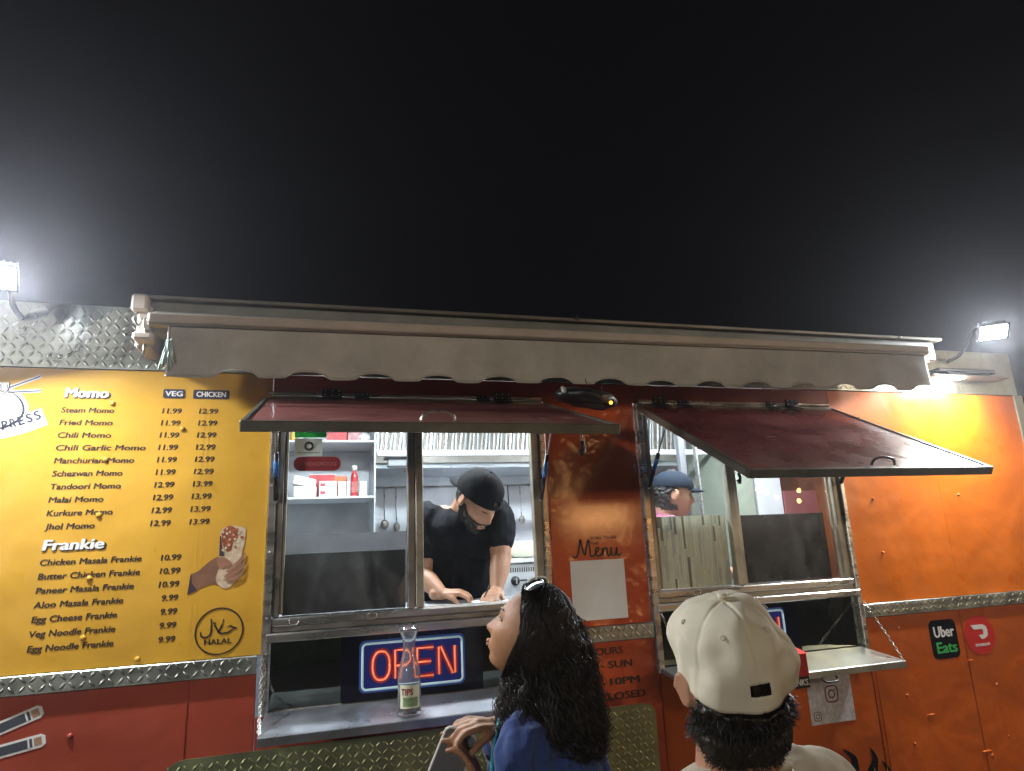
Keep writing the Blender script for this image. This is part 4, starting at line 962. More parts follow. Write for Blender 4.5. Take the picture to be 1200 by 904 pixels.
def hand_mb(mb, wrist, d, palm, s=1.0, thumb=1, curl=(.5, .55, .6, .65), spread=.12, tcurl=.35):
    """wrist point, direction of the hand, palm normal (the way the palm faces); five separate fingers"""
    w = V(wrist); d = V(d).normalized(); pn = V(palm); pn = (pn - d * pn.dot(d)).normalized(); sd = d.cross(pn) * thumb   # sd: thumb side
    for k in range(4):
        b = w + d * .030 * s + sd * (.022 - .0145 * k) * s; e = w + d * (.082 - .003 * abs(k - 1)) * s + sd * (.031 - .0205 * k) * s
        mb.cap(b, .015 * s, e, .0105 * s, 10)
    mb.cap(w - d * .03 * s, .024 * s, w + d * .025 * s, .021 * s, 12)
    mb.cap(w + d * .02 * s, .019 * s, w + d * .065 * s, .017 * s, 12)
    Ls = [(.040, .024, .019), (.045, .028, .020), (.041, .026, .019), (.032, .019, .017)]
    for k in range(4):
        p = w + d * (.082 - .003 * abs(k - 1)) * s + sd * (.031 - .0205 * k) * s; a = curl[k] * .55; sp = spread * (1.3 - k * .9)
        for q, L in enumerate(Ls[k]):
            dd = (d * cos(a) + pn * sin(a) + sd * sp * .5).normalized(); n_ = p + dd * L * s
            mb.cap(p, (.0093 - .0008 * q) * s, n_, (.0088 - .0010 * q) * s, 10); p = n_; a += curl[k]
    p = w + d * .018 * s + sd * .022 * s; a = .55
    for q, L in enumerate((.040, .032, .026)):
        dd = (d * cos(a) + sd * sin(a) * (1 - .3 * q) + pn * (.35 + tcurl * q)).normalized(); n_ = p + dd * L * s
        mb.cap(p, (.0135 - .0018 * q) * s, n_, (.0115 - .0014 * q) * s, 10); p = n_; a -= .15 + .2 * tcurl
def folds(scale, amp, seed=0, st=(1, 1, 1)):
    def f(p):
        q = V((p.x * st[0], p.y * st[1], p.z * st[2])) * scale + V((seed, 0, 0))
        return amp * (noise.noise(q) + .5 * noise.noise(q * 2.1)) - amp * .6 * abs(noise.noise(q * 1.3 + V((5, 5, 5))))
    return f
def cap_dome(name, m, parent, c, Rm, rx, ry, rz, opening=None, dent=0.0, seed=1, seam=.0012, tilt=0.0, low=-0.12):
    """six-panel cap crown; opening = azimuth (radians from forward) of the strap cut-out"""
    c = V(c); nu, nv = 144, 44; vs = []; fs = []
    for j in range(nv + 1):
        for i in range(nu):
            th = 2 * pi * i / nu; ph = low + (pi / 2 - low) * (j / nv) ** .95
            k = cos(ph) ** .88 if ph > 0 else 1 + ph * .12
            sm_ = min(abs(((th / (pi / 3)) + .5) % 1 - .5), 1) * pi / 3
            se = seam * G(sm_ * max(cos(ph), .02), .025) if j < nv else 0
            r_ = 1 - se / .09 * -1
            p = V((rx * k * sin(th), ry * k * cos(th), rz * sin(ph) if ph > 0 else rz * ph * 1.0))
            n_ = V((p.x / rx, p.y / ry, max(p.z, 0) / rz)).normalized()
            d_ = dent * (noise.noise(V((p.x * 13 + seed, p.y * 13, p.z * 13))) + .4 * noise.noise(V((p.x * 30, p.y * 30 + seed, p.z * 30))))
            vs.append(c + Rm @ (p + n_ * (d_ * (1 - j / nv * .3) - se)))
    def op(i, j):
        if opening is None: return False
        th = 2 * pi * (i + .5) / nu; d_ = (th - opening + pi) % (2 * pi) - pi
        return abs(d_) < opening_w and 5 <= j <= 8
    opening_w = .18
    for j in range(nv):
        for i in range(nu):
            if not op(i, j): fs.append((j * nu + i, j * nu + (i + 1) % nu, (j + 1) * nu + (i + 1) % nu, (j + 1) * nu + i))
    mb = MB(); mb.add(vs, fs, True); o = mb.build(name, m, parent, smooth=True)
    so = o.modifiers.new('t', 'SOLIDIFY'); so.thickness = .0022; so.offset = -1
    return o, vs, nu
def brim(name, m, parent, c, Rm, rx, ry, L, droop, az=0.0, z0=-.006, wid=.82):
    c = V(c); vs = []; fs = []; nu, nv = 30, 10; Ra = Matrix.Rotation(-az, 3, 'Z')
    for j in range(nv + 1):
        for i in range(nu + 1):
            a = (i / nu - .5) * 2 * wid; t = j / nv
            edge = sqrt(max(0, 1 - (abs(i / nu - .5) * 2) ** 2.6))
            p = V((rx * sin(a) * (1 - .02 * t), ry * cos(a) + L * t * edge, z0 - droop * t * t * edge - .016 * (abs(i / nu - .5) * 2) ** 2 * (.5 + .5 * t)))
            vs.append(c + Rm @ (Ra @ p))
    mb = MB(); mb.add(vs, [(j * (nu + 1) + i, j * (nu + 1) + i + 1, (j + 1) * (nu + 1) + i + 1, (j + 1) * (nu + 1) + i) for j in range(nv) for i in range(nu)], True)
    o = mb.build(name, m, parent, smooth=True); so = o.modifiers.new('t', 'SOLIDIFY'); so.thickness = .003; return o
def torso_mb(mb, pel, ch, nk, yaw, w=1.0, d=1.0, g=0.0):
    """pelvis, chest, neck base points; yaw = direction faced"""
    pel, ch, nk = V(pel), V(ch), V(nk); Rz = Matrix.Rotation(yaw, 3, 'Z')   # local x = side, y = forward
    for t, rx, ry in ((0, .165, .115), (.25, .15, .105), (.5, .14, .10), (.75, .15, .105), (1, .165, .115)):
        p = pel.lerp(ch, t); mb.ell(p, (rx * w + g, ry * d + g, .11), Rz, 24, 14)
    up = (nk - ch); mb.ell(ch + up * .35, (.165 * w + g, .10 * d + g, .10), Rz, 24, 14)
    return Rz

skin1 = mat('brown_skin', (0.36, 0.185, 0.105), .5, var=(14, .12), bump=(180, .0002), sss=.08)
skin2 = mat('warm_brown_skin', (0.35, 0.175, 0.09), .55, var=(24, .20), bump=((160, .0005), (45, .0008)), sss=.08)
skin3 = mat('tan_skin', (0.40, 0.205, 0.125), .5, var=(14, .12), bump=(180, .0002), sss=.08)
hairm = mat('black_hair', (0.014, 0.010, 0.007), .44, var=(60, .4))
blacktee = mat('black_cotton', (0.008, 0.0085, 0.010), .9, bump=((500, .0002), (12, .012)), var=(6, .3), spec=.15)
blackcap = mat('black_cap_cloth', (0.007, 0.007, 0.008), .85, bump=((500, .0002), (22, .002)), var=(6, .2), spec=.12)
khaki = mat('beige_cap_cloth', (0.62, 0.57, 0.44), .9, bump=((700, .0003), (18, .0012)), var=(5, .10))
khakitee = mat('sand_cotton', (0.40, 0.35, 0.26), .9, bump=(500, .0003), var=(5, .12))
bluej = mat('blue_fleece', (0.020, 0.042, 0.15), .75, bump=((300, .0005), (30, .003), (11, .016)), var=(6, .25), sheen=.2, spec=.2)
teal = mat('teal_piping', (0.05, 0.42, 0.50), .5)
denim = mat('dark_trousers', (0.03, 0.035, 0.05), .9, var=(6, .2)); shoe = mat('dark_shoes', (.03, .03, .03), .6)

def legs(mb, pel, yaw, foot_z, g, r=1.0):
    Rz = Matrix.Rotation(yaw, 3, 'Z'); pel = V(pel)
    for sx in (-1, 1):
        h = pel + Rz @ V((.085 * sx, 0, -.03)); k = V((h.x, h.y, (pel.z - foot_z) * .52 + foot_z)) + Rz @ V((.01 * sx, .02, 0)); a = V((h.x, h.y, foot_z + .09)) + Rz @ V((.015 * sx, -.01, 0))
        mb.cap(h, .085 * r + g, k, .055 * r + g, 14); mb.cap(k, .055 * r + g, a, .04 * r + g, 14)
def shoes(parent, pel, yaw, foot_z):
    Rz = Matrix.Rotation(yaw, 3, 'Z')
    for sx in (-1, 1):
        b = V((pel[0], pel[1], foot_z)) + Rz @ V((.10 * sx, -.01, 0)); mb = MB()
        mb.cap(b + V((0, 0, .045)) + Rz @ V((0, -.05, 0)), .042, b + V((0, 0, .038)) + Rz @ V((.01 * sx, .13, 0)), .036, 14)
        for v in mb.v: v.z = max(v.z, foot_z + .001)
        mb.build('shoe', shoe, parent, smooth=True)

# ---- cook at the window ----------------------------------------------
def cook():
    P = empty('person', (.62, .62, .40), 'bearded cook in a black T-shirt and backwards black cap, leaning over the sill and writing', 'person')
    Hc = V((.664, .312, 1.800)); Rm = frame((.42, -.66, -.62), radians(-4)); s = 1.10
    body = MB(); head_mb(body, Hc, Rm, s)
    nb = V((.625, .46, 1.745)); body.cap(Hc + Rm @ V((0, -.045, -.04)), .058, nb, .068, 16)
    pel, ch = V((.60, .66, 1.33)), V((.62, .47, 1.62)); yaw = pi
    torso_mb(body, pel, ch, nb, yaw, 1.05, 1.1)
    shL, shR = V((.770, .385, 1.735)), V((.455, .450, 1.735))
    elL, elR = V((.762, .31, 1.555)), V((.425, .38, 1.50)); wrL, wrR = V((.712, .222, 1.428)), V((.490, .262, 1.425))
    for a, b, c_ in ((shL, elL, wrL), (shR, elR, wrR)):
        body.cap(nb.lerp(a, .5), .055, a, .06, 14); body.cap(a, .056, b, .046, 14); body.cap(b, .045, b.lerp(c_, .4), .043, 14); body.cap(b.lerp(c_, .4), .043, c_, .027, 14)
    legs(body, pel, yaw, .41, 0)
    hand_mb(body, wrL, (-.35, -.55, -.14), (0, -.1, -1), .98, thumb=1, curl=(.42, .5, .55, .6), tcurl=.1)
    hand_mb(body, wrR, (.80, -.28, .02), (.12, .1, -1), .98, thumb=-1, curl=(.85, .8, .8, .8), tcurl=.5)
    organic('body', body, .0042, skin1, P, 3)
    sh = MB(); torso_mb(sh, pel, ch, nb, yaw, 1.05, 1.12, .018)
    sh.ell((.615, .44, 1.67), (.20, .125, .12), nu=24, nv=14)
    sh.ell((.60, .47, 1.50), (.185, .135, .16), nu=24, nv=14)
    for a, b in ((shL, elL), (shR, elR)):
        sh.cap(nb.lerp(a, .35) - V((0, 0, .02)), .062, a, .078, 18); sh.cap(a, .080, a.lerp(b, .55), .072, 18)
    organic('t_shirt', sh, .006, blacktee, P, 5, disp=folds(13, .010, 3, (1, 1, .8)))
    tr = MB(); legs(tr, pel, yaw, .43, .014); tr.ell(pel, (.185, .14, .10), nu=24, nv=14); organic('trousers', tr, .012, denim, P, 4); shoes(P, pel, yaw, .402)
    # beard, brows, short hair at the nape
    patch('beard', hairm, P, Hc, Rm, s, lambda p: p.y > -.015 and (p.z < -.050 + .35 * max(0, abs(p.x) - .035) or (p.z < -.012 and -.012 < p.y < .016 - (p.z + .012) * .7)) and not (abs(p.x) < .022 and -.079 < p.z < -.054) and p.z > -.125, .004, rough=.005)
    patch('hair', hairm, P, Hc, Rm, s, lambda p: (p.z > -.03 and p.y < -.01) or (p.z > .03 and p.y < .03), .004, rough=.004)
    for sx in (-1, 1):
        mb = MB(); mb.tube([Hc + Rm @ (headpt(sx * a, .22 + .04 * sin(a * 4), .0022, s)) for a in (.14, .25, .36, .5, .62)], [.002, .0036, .0036, .003, .0015], 6); mb.build('eyebrow', hairm, P)
        mb = MB(); mb.tube([Hc + Rm @ (headpt(sx * a, .0 - .02 * G(a - .36, .14), .0014, s)) for a in (.2, .28, .36, .44, .52)], [.001, .0018, .002, .0018, .001], 6); mb.build('eyelashes', hairm, P)
    mb = MB(); mb.tube([Hc + Rm @ headpt(a, -.60, .0005, s) for a in (-.24, -.12, 0, .12, .24)], [.002, .004, .0045, .004, .002], 6); mb.build('lips', mat('lips_brown', (.26, .10, .08), .45), P)
    cc = Hc + Rm @ V((0, -.012, .030)) * s
    K = empty('cap', tuple(cc)); K.parent = P; K.location = cc - worig(P)
    cap_dome('cap_crown', blackcap, K, cc, Rm, .091 * s, .108 * s, .098 * s, opening=0.0, dent=.004, seed=4)
    brim('cap_brim', blackcap, K, cc, Rm, .082 * s, .098 * s, .070, .022, az=pi, z0=-.010)
    mb = MB(); mb.ell(cc + Rm @ V((0, 0, .099)) * s, (.007, .007, .004), Rm, 12, 8); mb.build('cap_button', blackcap, K)
cook()

# ---- second worker, blurred by the greasy pane in the photo -------------
def worker():
    P = empty('person', (1.87, .95, .40), 'kitchen worker in a dark cap and pink shirt seen in profile behind the right window', 'person')
    Hc = V((1.882, .745, 1.838)); Rm = frame((.93, -.28, -.10)); s = 1.10
    b = MB(); head_mb(b, Hc, Rm, s); nb = V((1.83, .79, 1.70)); b.cap(Hc + Rm @ V((0, -.03, -.05)), .052, nb, .058, 14)
    pel, ch = V((1.84, .84, 1.25)), V((1.83, .82, 1.53)); yaw = -pi / 2 - .25
    torso_mb(b, pel, ch, nb, yaw)
    Rz = Matrix.Rotation(yaw, 3, 'Z')
    for sx in (-1, 1):
        a = nb + Rz @ V((.17 * sx, 0, -.05)); e = a + Rz @ V((.03 * sx, .05, -.25)); w = e + Rz @ V((-.03 * sx, .24, .02))
        b.cap(nb.lerp(a, .4), .05, a, .055); b.cap(a, .05, e, .04); b.cap(e, .04, w, .026); hand_mb(b, w, Rz @ V((0, 1, -.1)), (0, 0, -1), .95, thumb=-sx)
    legs(b, pel, yaw, .41, 0); organic('body', b, .006, skin3, P, 3)
    sh = MB(); torso_mb(sh, pel, ch, nb, yaw, 1, 1, .02)
    for sx in (-1, 1):
        a = nb + Rz @ V((.165 * sx, 0, -.05)); e = a + Rz @ V((.03 * sx, .05, -.25)); sh.cap(nb.lerp(a, .3) - V((0, 0, .02)), .06, a, .072); sh.cap(a, .07, a.lerp(e, .9), .056)
    sh.cap(nb + V((0, 0, -.03)), .070, nb + V((.01, -.01, .022)), .062); sh.ell(nb + V((0, 0, -.01)), (.13, .10, .05), Rz, 20, 12)
    organic('pink_shirt', sh, .008, mat('pink_cotton', (.36, .10, .17), .85, var=(6, .2)), P, 4, disp=folds(12, .008, 9))
    tr = MB(); legs(tr, pel, yaw, .43, .014); tr.ell(pel, (.18, .13, .10), nu=24, nv=14); organic('trousers', tr, .014, denim, P, 4); shoes(P, pel, yaw, .402)
    patch('hair', hairm, P, Hc, Rm, s, lambda p: p.y < .005 and p.z > -.075 and not (abs(p.x) > .06 and p.z < .01 and p.y > -.03), .010, rough=.010)
    cc = Hc + Rm @ V((0, -.004, .040)) * s; K = empty('cap', tuple(cc)); K.parent = P; K.location = cc - worig(P)
    navycap = mat('navy_cap_cloth', (.012, .017, .026), .85, bump=(500, .0002), spec=.12)
    cap_dome('cap_crown', navycap, K, cc, Rm, .090 * s, .105 * s, .078 * s, dent=.004, seed=8); brim('cap_brim', navycap, K, cc, Rm, .082 * s, .095 * s, .072, .012, z0=-.004)
    for sx in (-1, 1):
        mb = MB(); mb.tube([Hc + Rm @ headpt(sx * a, .22, .002, s) for a in (.14, .3, .5, .62)], [.002, .0036, .003, .0015], 6); mb.build('eyebrow', hairm, P)
        mb = MB(); mb.ell(Hc + Rm @ headpt(sx * .34, .01, -.002, s), (.010, .006, .005), Rm, 12, 8); mb.build('eye', hairm, P)
worker()

# ---- woman with long curls --------------------------------------------
def woman():
    P = empty('person', (.53, -.90, -.2), 'woman with long curly black hair and a blue jacket looking up at the cook', 'person')
    Hc = V((.482, -.955, 1.410)); Rm = frame((-.77, .45, .42), radians(3)); s = .93
    b = MB(); head_mb(b, Hc, Rm, s); nb = V((.515, -.925, 1.265)); b.cap(Hc + Rm @ V((0, -.025, -.05)) * s, .046, nb, .052, 16)
    pel, ch = V((.53, -.88, .74)), V((.535, -.905, 1.08)); yaw = radians(57)
    torso_mb(b, pel, ch, nb, yaw, .92, .9)
    shL, shR = V((.435, -1.035, 1.185)), V((.62, -.775, 1.185))       # her left is nearer the camera
    elL, elR = V((.415, -1.03, .985)), V((.505, -.70, .985)); wrL, wrR = V((.350, -.985, 1.105)), V((.400, -.925, 1.212))
    for a, e, w in ((shL, elL, wrL), (shR, elR, wrR)):
        b.cap(nb.lerp(a, .5), .045, a, .048); b.cap(a, .044, e, .036); b.cap(e, .036, w, .023)
    legs(b, pel, yaw, -.195, 0, .95)
    hand_mb(b, wrL, (-.30, .10, .80), (-.9, .30, -.2), .86, thumb=-1, curl=(.40, .42, .45, .5), tcurl=.1, spread=.05)
    hand_mb(b, wrR, (-.80, -.30, .22), (.10, .25, -1), .84, thumb=1, curl=(.62, .66, .70, .74), tcurl=.4, spread=.05)
    organic('body', b, .004, skin2, P, 3)
    # jacket
    j = MB(); torso_mb(j, V((.53, -.885, .80)), ch, nb, yaw, .95, .98, .028)
    j.ell((.525, -.91, 1.13), (.175, .125, .12), Matrix.Rotation(yaw, 3, 'Z'), 24, 14)
    for a, e, w in ((shL, elL, wrL), (shR, elR, wrR)):
        j.cap(nb.lerp(a, .3) - V((0, 0, .015)), .062, a, .066, 18); j.cap(a, .066, e, .055, 18); j.cap(e, .053, e.lerp(w, .74), .040, 18)
    j.cap((.425, -.93, 1.20), .030, (.405, -.915, .98), .045, 16); j.cap((.425, -.93, 1.20), .030, (.47, -.93, 1.20), .06, 16)
    j.cap(nb - V((0, 0, .035)), .070, nb + V((-.01, .005, .015)), .066, 20)
    organic('jacket', j, .006, bluej, P, 4, disp=folds(17, .017, 6, (1, 1, .6)))
    z1 = smoothpts([(.425, -.945, 1.262), (.402, -.958, 1.235), (.388, -.962, 1.20), (.380, -.960, 1.15), (.378, -.958, 1.08), (.385, -.95, .98)], 6)
    MB().tube(z1, .0042, 6).build('jacket_piping', teal, P)
    z2 = smoothpts([(.440, -1.06, 1.215), (.424, -1.075, 1.18), (.418, -1.08, 1.13), (.416, -1.085, 1.05)], 6)
    MB().tube(z2, .003, 6).build('jacket_piping', teal, P)
    tr = MB(); legs(tr, pel, yaw, -.18, .012, .95); tr.ell(pel, (.165, .125, .10), Matrix.Rotation(yaw, 3, 'Z'), 24, 14); organic('trousers', tr, .014, denim, P, 4); shoes(P, pel, yaw, -.2)
    # face details
    for sx in (-1, 1):
        mb = MB(); mb.tube([Hc + Rm @ headpt(sx * a, .22 + .03 * sin(a * 4), .002, s) for a in (.14, .25, .36, .5, .62)], [.0012, .0024, .0024, .002, .001], 6); mb.build('eyebrow', hairm, P)
        mb = MB(); mb.ell(Hc + Rm @ headpt(sx * .34, .02, -.001, s), (.011, .006, .0035), Rm, 14, 8); mb.build('eye', mat('eye_white', (.32, .29, .27), .2), P)
        mb = MB(); mb.tube([Hc + Rm @ headpt(sx * a, .05 + .03 * G(a - .36, .14), .003, s) for a in (.18, .27, .36, .45, .56)], [.0008, .0014, .0017, .0015, .001], 6); mb.build('eyelashes', hairm, P)
    mb = MB()
    for ph in (-.555, -.64): mb.tube([Hc + Rm @ headpt(a, ph, .0005, s) for a in (-.22, -.11, 0, .11, .22)], [.002, .0042, .0048, .0042, .002], 8)
    mb.build('lips', mat('lips_rose', (.34, .14, .10), .45), P)
    # hair: dark inner volume and many curls
    rh, dh = V((.96, -.28, 0)), V((.28, .96, 0))
    rows = [((.495, -.950, 1.500), .020), ((.505, -.950, 1.480), .056), ((.515, -.950, 1.430), .084), ((.524, -.960, 1.357), .095), ((.520, -.970, 1.288), .104), ((.518, -.975, 1.220), .114), ((.522, -.970, 1.170), .108), ((.526, -.965, 1.132), .088)]
    sunk = MB()
    inner = [(V(c), w * .80) for c, w in rows[2:]]; n = 24; vs = []
    for c, w in inner:
        for k in range(n): a = 2 * pi * k / n; vs.append(c + rh * (.022 + w * .92 * cos(a)) + dh * (w * .62 * sin(a)))
    fs = [(i * n + k, i * n + (k + 1) % n, (i + 1) * n + (k + 1) % n, (i + 1) * n + k) for i in range(len(inner) - 1) for k in range(n)] + [tuple(range(n)), tuple(range((len(inner) - 1) * n, len(inner) * n))]
    sunk.add(vs, fs, True)
    core = organic('hair_mass', sunk, .008, hairm, P, 3, disp=lambda p: .008 * noise.noise(p * 40))
    patch('scalp_hair', hairm, P, Hc, Rm, s, lambda p: (p.y < -.006 + .75 * max(0, p.z - .02)) and p.z > -.085 and p.y < .060, .006, rough=.007)
    rs = random.Random(11); mb = MB()
    def row(t):
        t = max(0, min(.999, t)) * (len(rows) - 1); i = int(t); f = t - i
        a, b_ = rows[i], rows[i + 1]; return V(a[0]).lerp(V(b_[0]), f), a[1] * (1 - f) + b_[1] * f
    NC = 430
    for q in range(NC):
        side = rs.uniform(0, 2 * pi); rad = sqrt(rs.uniform(.55, 1.05)); t0 = rs.uniform(.0, .42) ** 1.15; t1 = rs.uniform(.70, 1.0)
        if rs.random() < .08: t1 += rs.uniform(0, .05); rad *= rs.uniform(1, 1.10)
        amp = rs.uniform(.0045, .0095); wl = rs.uniform(.026, .044); ph = rs.uniform(0, 6.28); drift = rs.uniform(-.45, .45); lift = rs.uniform(1.03, 1.20)
        for h in range(12):
            pts = []; o1, o2 = rs.gauss(0, .0042), rs.gauss(0, .0042); ph2 = ph + rs.gauss(0, .45); am2 = amp * rs.uniform(.75, 1.25); tt1 = t1 + rs.uniform(-.03, .03); fz = rs.random() < .12; hl = rs.uniform(-.004, .016)
            nst = 36; L = (tt1 - t0) * .42
            for k in range(nst):
                u = k / (nst - 1); t = t0 + (tt1 - t0) * u; c, w = row(t)
                a = side + drift * u; p = c + rh * (w * rad * cos(a)) + dh * (w * rad * (.80 if t > .4 else .92) * sin(a))
                if t > 1: p.z -= (t - 1) * .3
                am = am2 * min(1, .15 + u * 2.4); ang = ph2 + 2 * pi * u * L / wl
                p = p + rh * (cos(ang) * am + o1 * (1 + u)) + dh * (sin(ang) * am + o2 * (1 + u)) + V((noise.noise(p * 22 + V((q, 0, 0))), noise.noise(p * 22 + V((0, q, 0))), 0)) * (.022 if fz else .009)
                lp = Rm.transposed() @ (p - Hc) / s
                kf = (lift - 1) * min(1, .35 + u * 2); d0 = sqrt((lp.x / .080) ** 2 + (lp.y / .100) ** 2 + (lp.z / .120) ** 2)
                if .05 < d0 < 1 + kf and t < .62: lp = lp * ((1 + kf) / d0)
                lim = -.004 + hl + .55 * max(0, lp.z - .015) + .12 * max(0, -.03 - lp.z)
                if lp.y > lim and lp.z > -.16 and t < .62:
                    lp.y = lim - .08 * (lp.y - lim); q0 = sqrt((lp.x / .078) ** 2 + (lp.z / .118) ** 2)
                    need = sqrt(max(.05, 1 - (lp.y / .1) ** 2)) * (1 + kf * .5)
                    if q0 < need: lp.x *= need / max(q0, .2); lp.z *= (need / max(q0, .2)) if lp.z > 0 else 1
                if t < .62: p = Hc + Rm @ (lp * s)
                pts.append(p)
            mb.tube(pts, [.0008] * (nst - 3) + [.0007, .0005, .0003], 3, cap=False)
    me = mb.mesh('curls'); link('curls', me, hairm, P, kind='stuff')
    e = Hc + Rm @ V((-.079, -.004, -.04)) * s
    MB().tube([e + V((.008 * cos(a), 0, .008 * sin(a) - .01)) for a in [2 * pi * k / 12 for k in range(13)]], .0016, 6).build('earring', mat('gold', (.8, .5, .2), .25, 1.0), P)
    return Hc, Rm, s
Hw, Rw, sw = woman()
# sunglasses pushed up on her hair
def sunglasses():
    Sg = empty('sunglasses', tuple(Hw + Rw @ V((0, .0, .12))), 'white and black sunglasses pushed up on the curly hair of the woman', 'sunglasses')
    fr = mat('white_frame', (.62, .66, .62), .25); yl = mat('lime_edge', (.55, .60, .12), .3); ln = mat('dark_lens', (.02, .03, .035), .05, coat=1.0)
    for sx in (-1, 1):
        c = Hw + Rw @ (V((sx * .036, .030, .108)) if sx > 0 else V((-.040, .022, .104)))
        nx = (Rw @ V((sx * .35, .55, .75))).normalized(); a_ = nx.cross(Rw @ V((0, 1, 0))).normalized(); b_ = nx.cross(a_)
        ring = [c + nx * .004 + a_ * .029 * cos(2 * pi * k / 24) + b_ * .022 * sin(2 * pi * k / 24) for k in range(25)]
        MB().tube(ring, .0028, 6).build('lens_rim', fr if sx > 0 else M['blackgloss'], Sg)
        q = MB(); q.add([c + nx * .008] + ring[:24], [(0, k + 1, (k + 1) % 24 + 1) for k in range(24)], True); q.build('lens', ln, Sg)
        MB().tube([ring[6], Hw + Rw @ V((sx * .086, -.02, .055)), Hw + Rw @ V((sx * .088, -.06, .02))], .0022, 6).build('temple', yl if sx > 0 else M['blackgloss'], Sg)
    MB().tube([Hw + Rw @ V((-.012, .032, .118)), Hw + Rw @ V((.010, .034, .120))], .0025, 6).build('bridge', fr, Sg)
sunglasses()
# phone in her lower hand
ph = MB(Matrix(((.80, -.10, -.55, .275), (-.22, .90, -.40, -.945), (.52, .42, .74, 1.172), (0, 0, 0, 1))))
PH = empty('phone', (.275, -.945, 1.16), 'grey phone in a dark case in the lower hand of the curly haired woman', 'phone')
def phone():
    xa = V((.62, -.10, -.30)).normalized(); za = V((.30, -.18, .72)).normalized(); ya = za.cross(xa).normalized(); xa = ya.cross(za)
    Mx = Matrix(((xa.x, ya.x, za.x, .292), (xa.y, ya.y, za.y, -.950), (xa.z, ya.z, za.z, 1.165), (0, 0, 0, 1)))
    pts = rounded(0, 0, .070, .120, .012, 5)
    MB(Mx).poly(pts, -.004, .004).build('phone_body', mat('grey_phone', (.13, .135, .14), .3, coat=.3), PH)
    c = pts + [pts[0]]; MB(Mx).tube([(a, 0, b) for a, b in c], .0045, 6).build('phone_edge', mat('pale_case_edge', (.5, .5, .46), .4), PH)
phone()

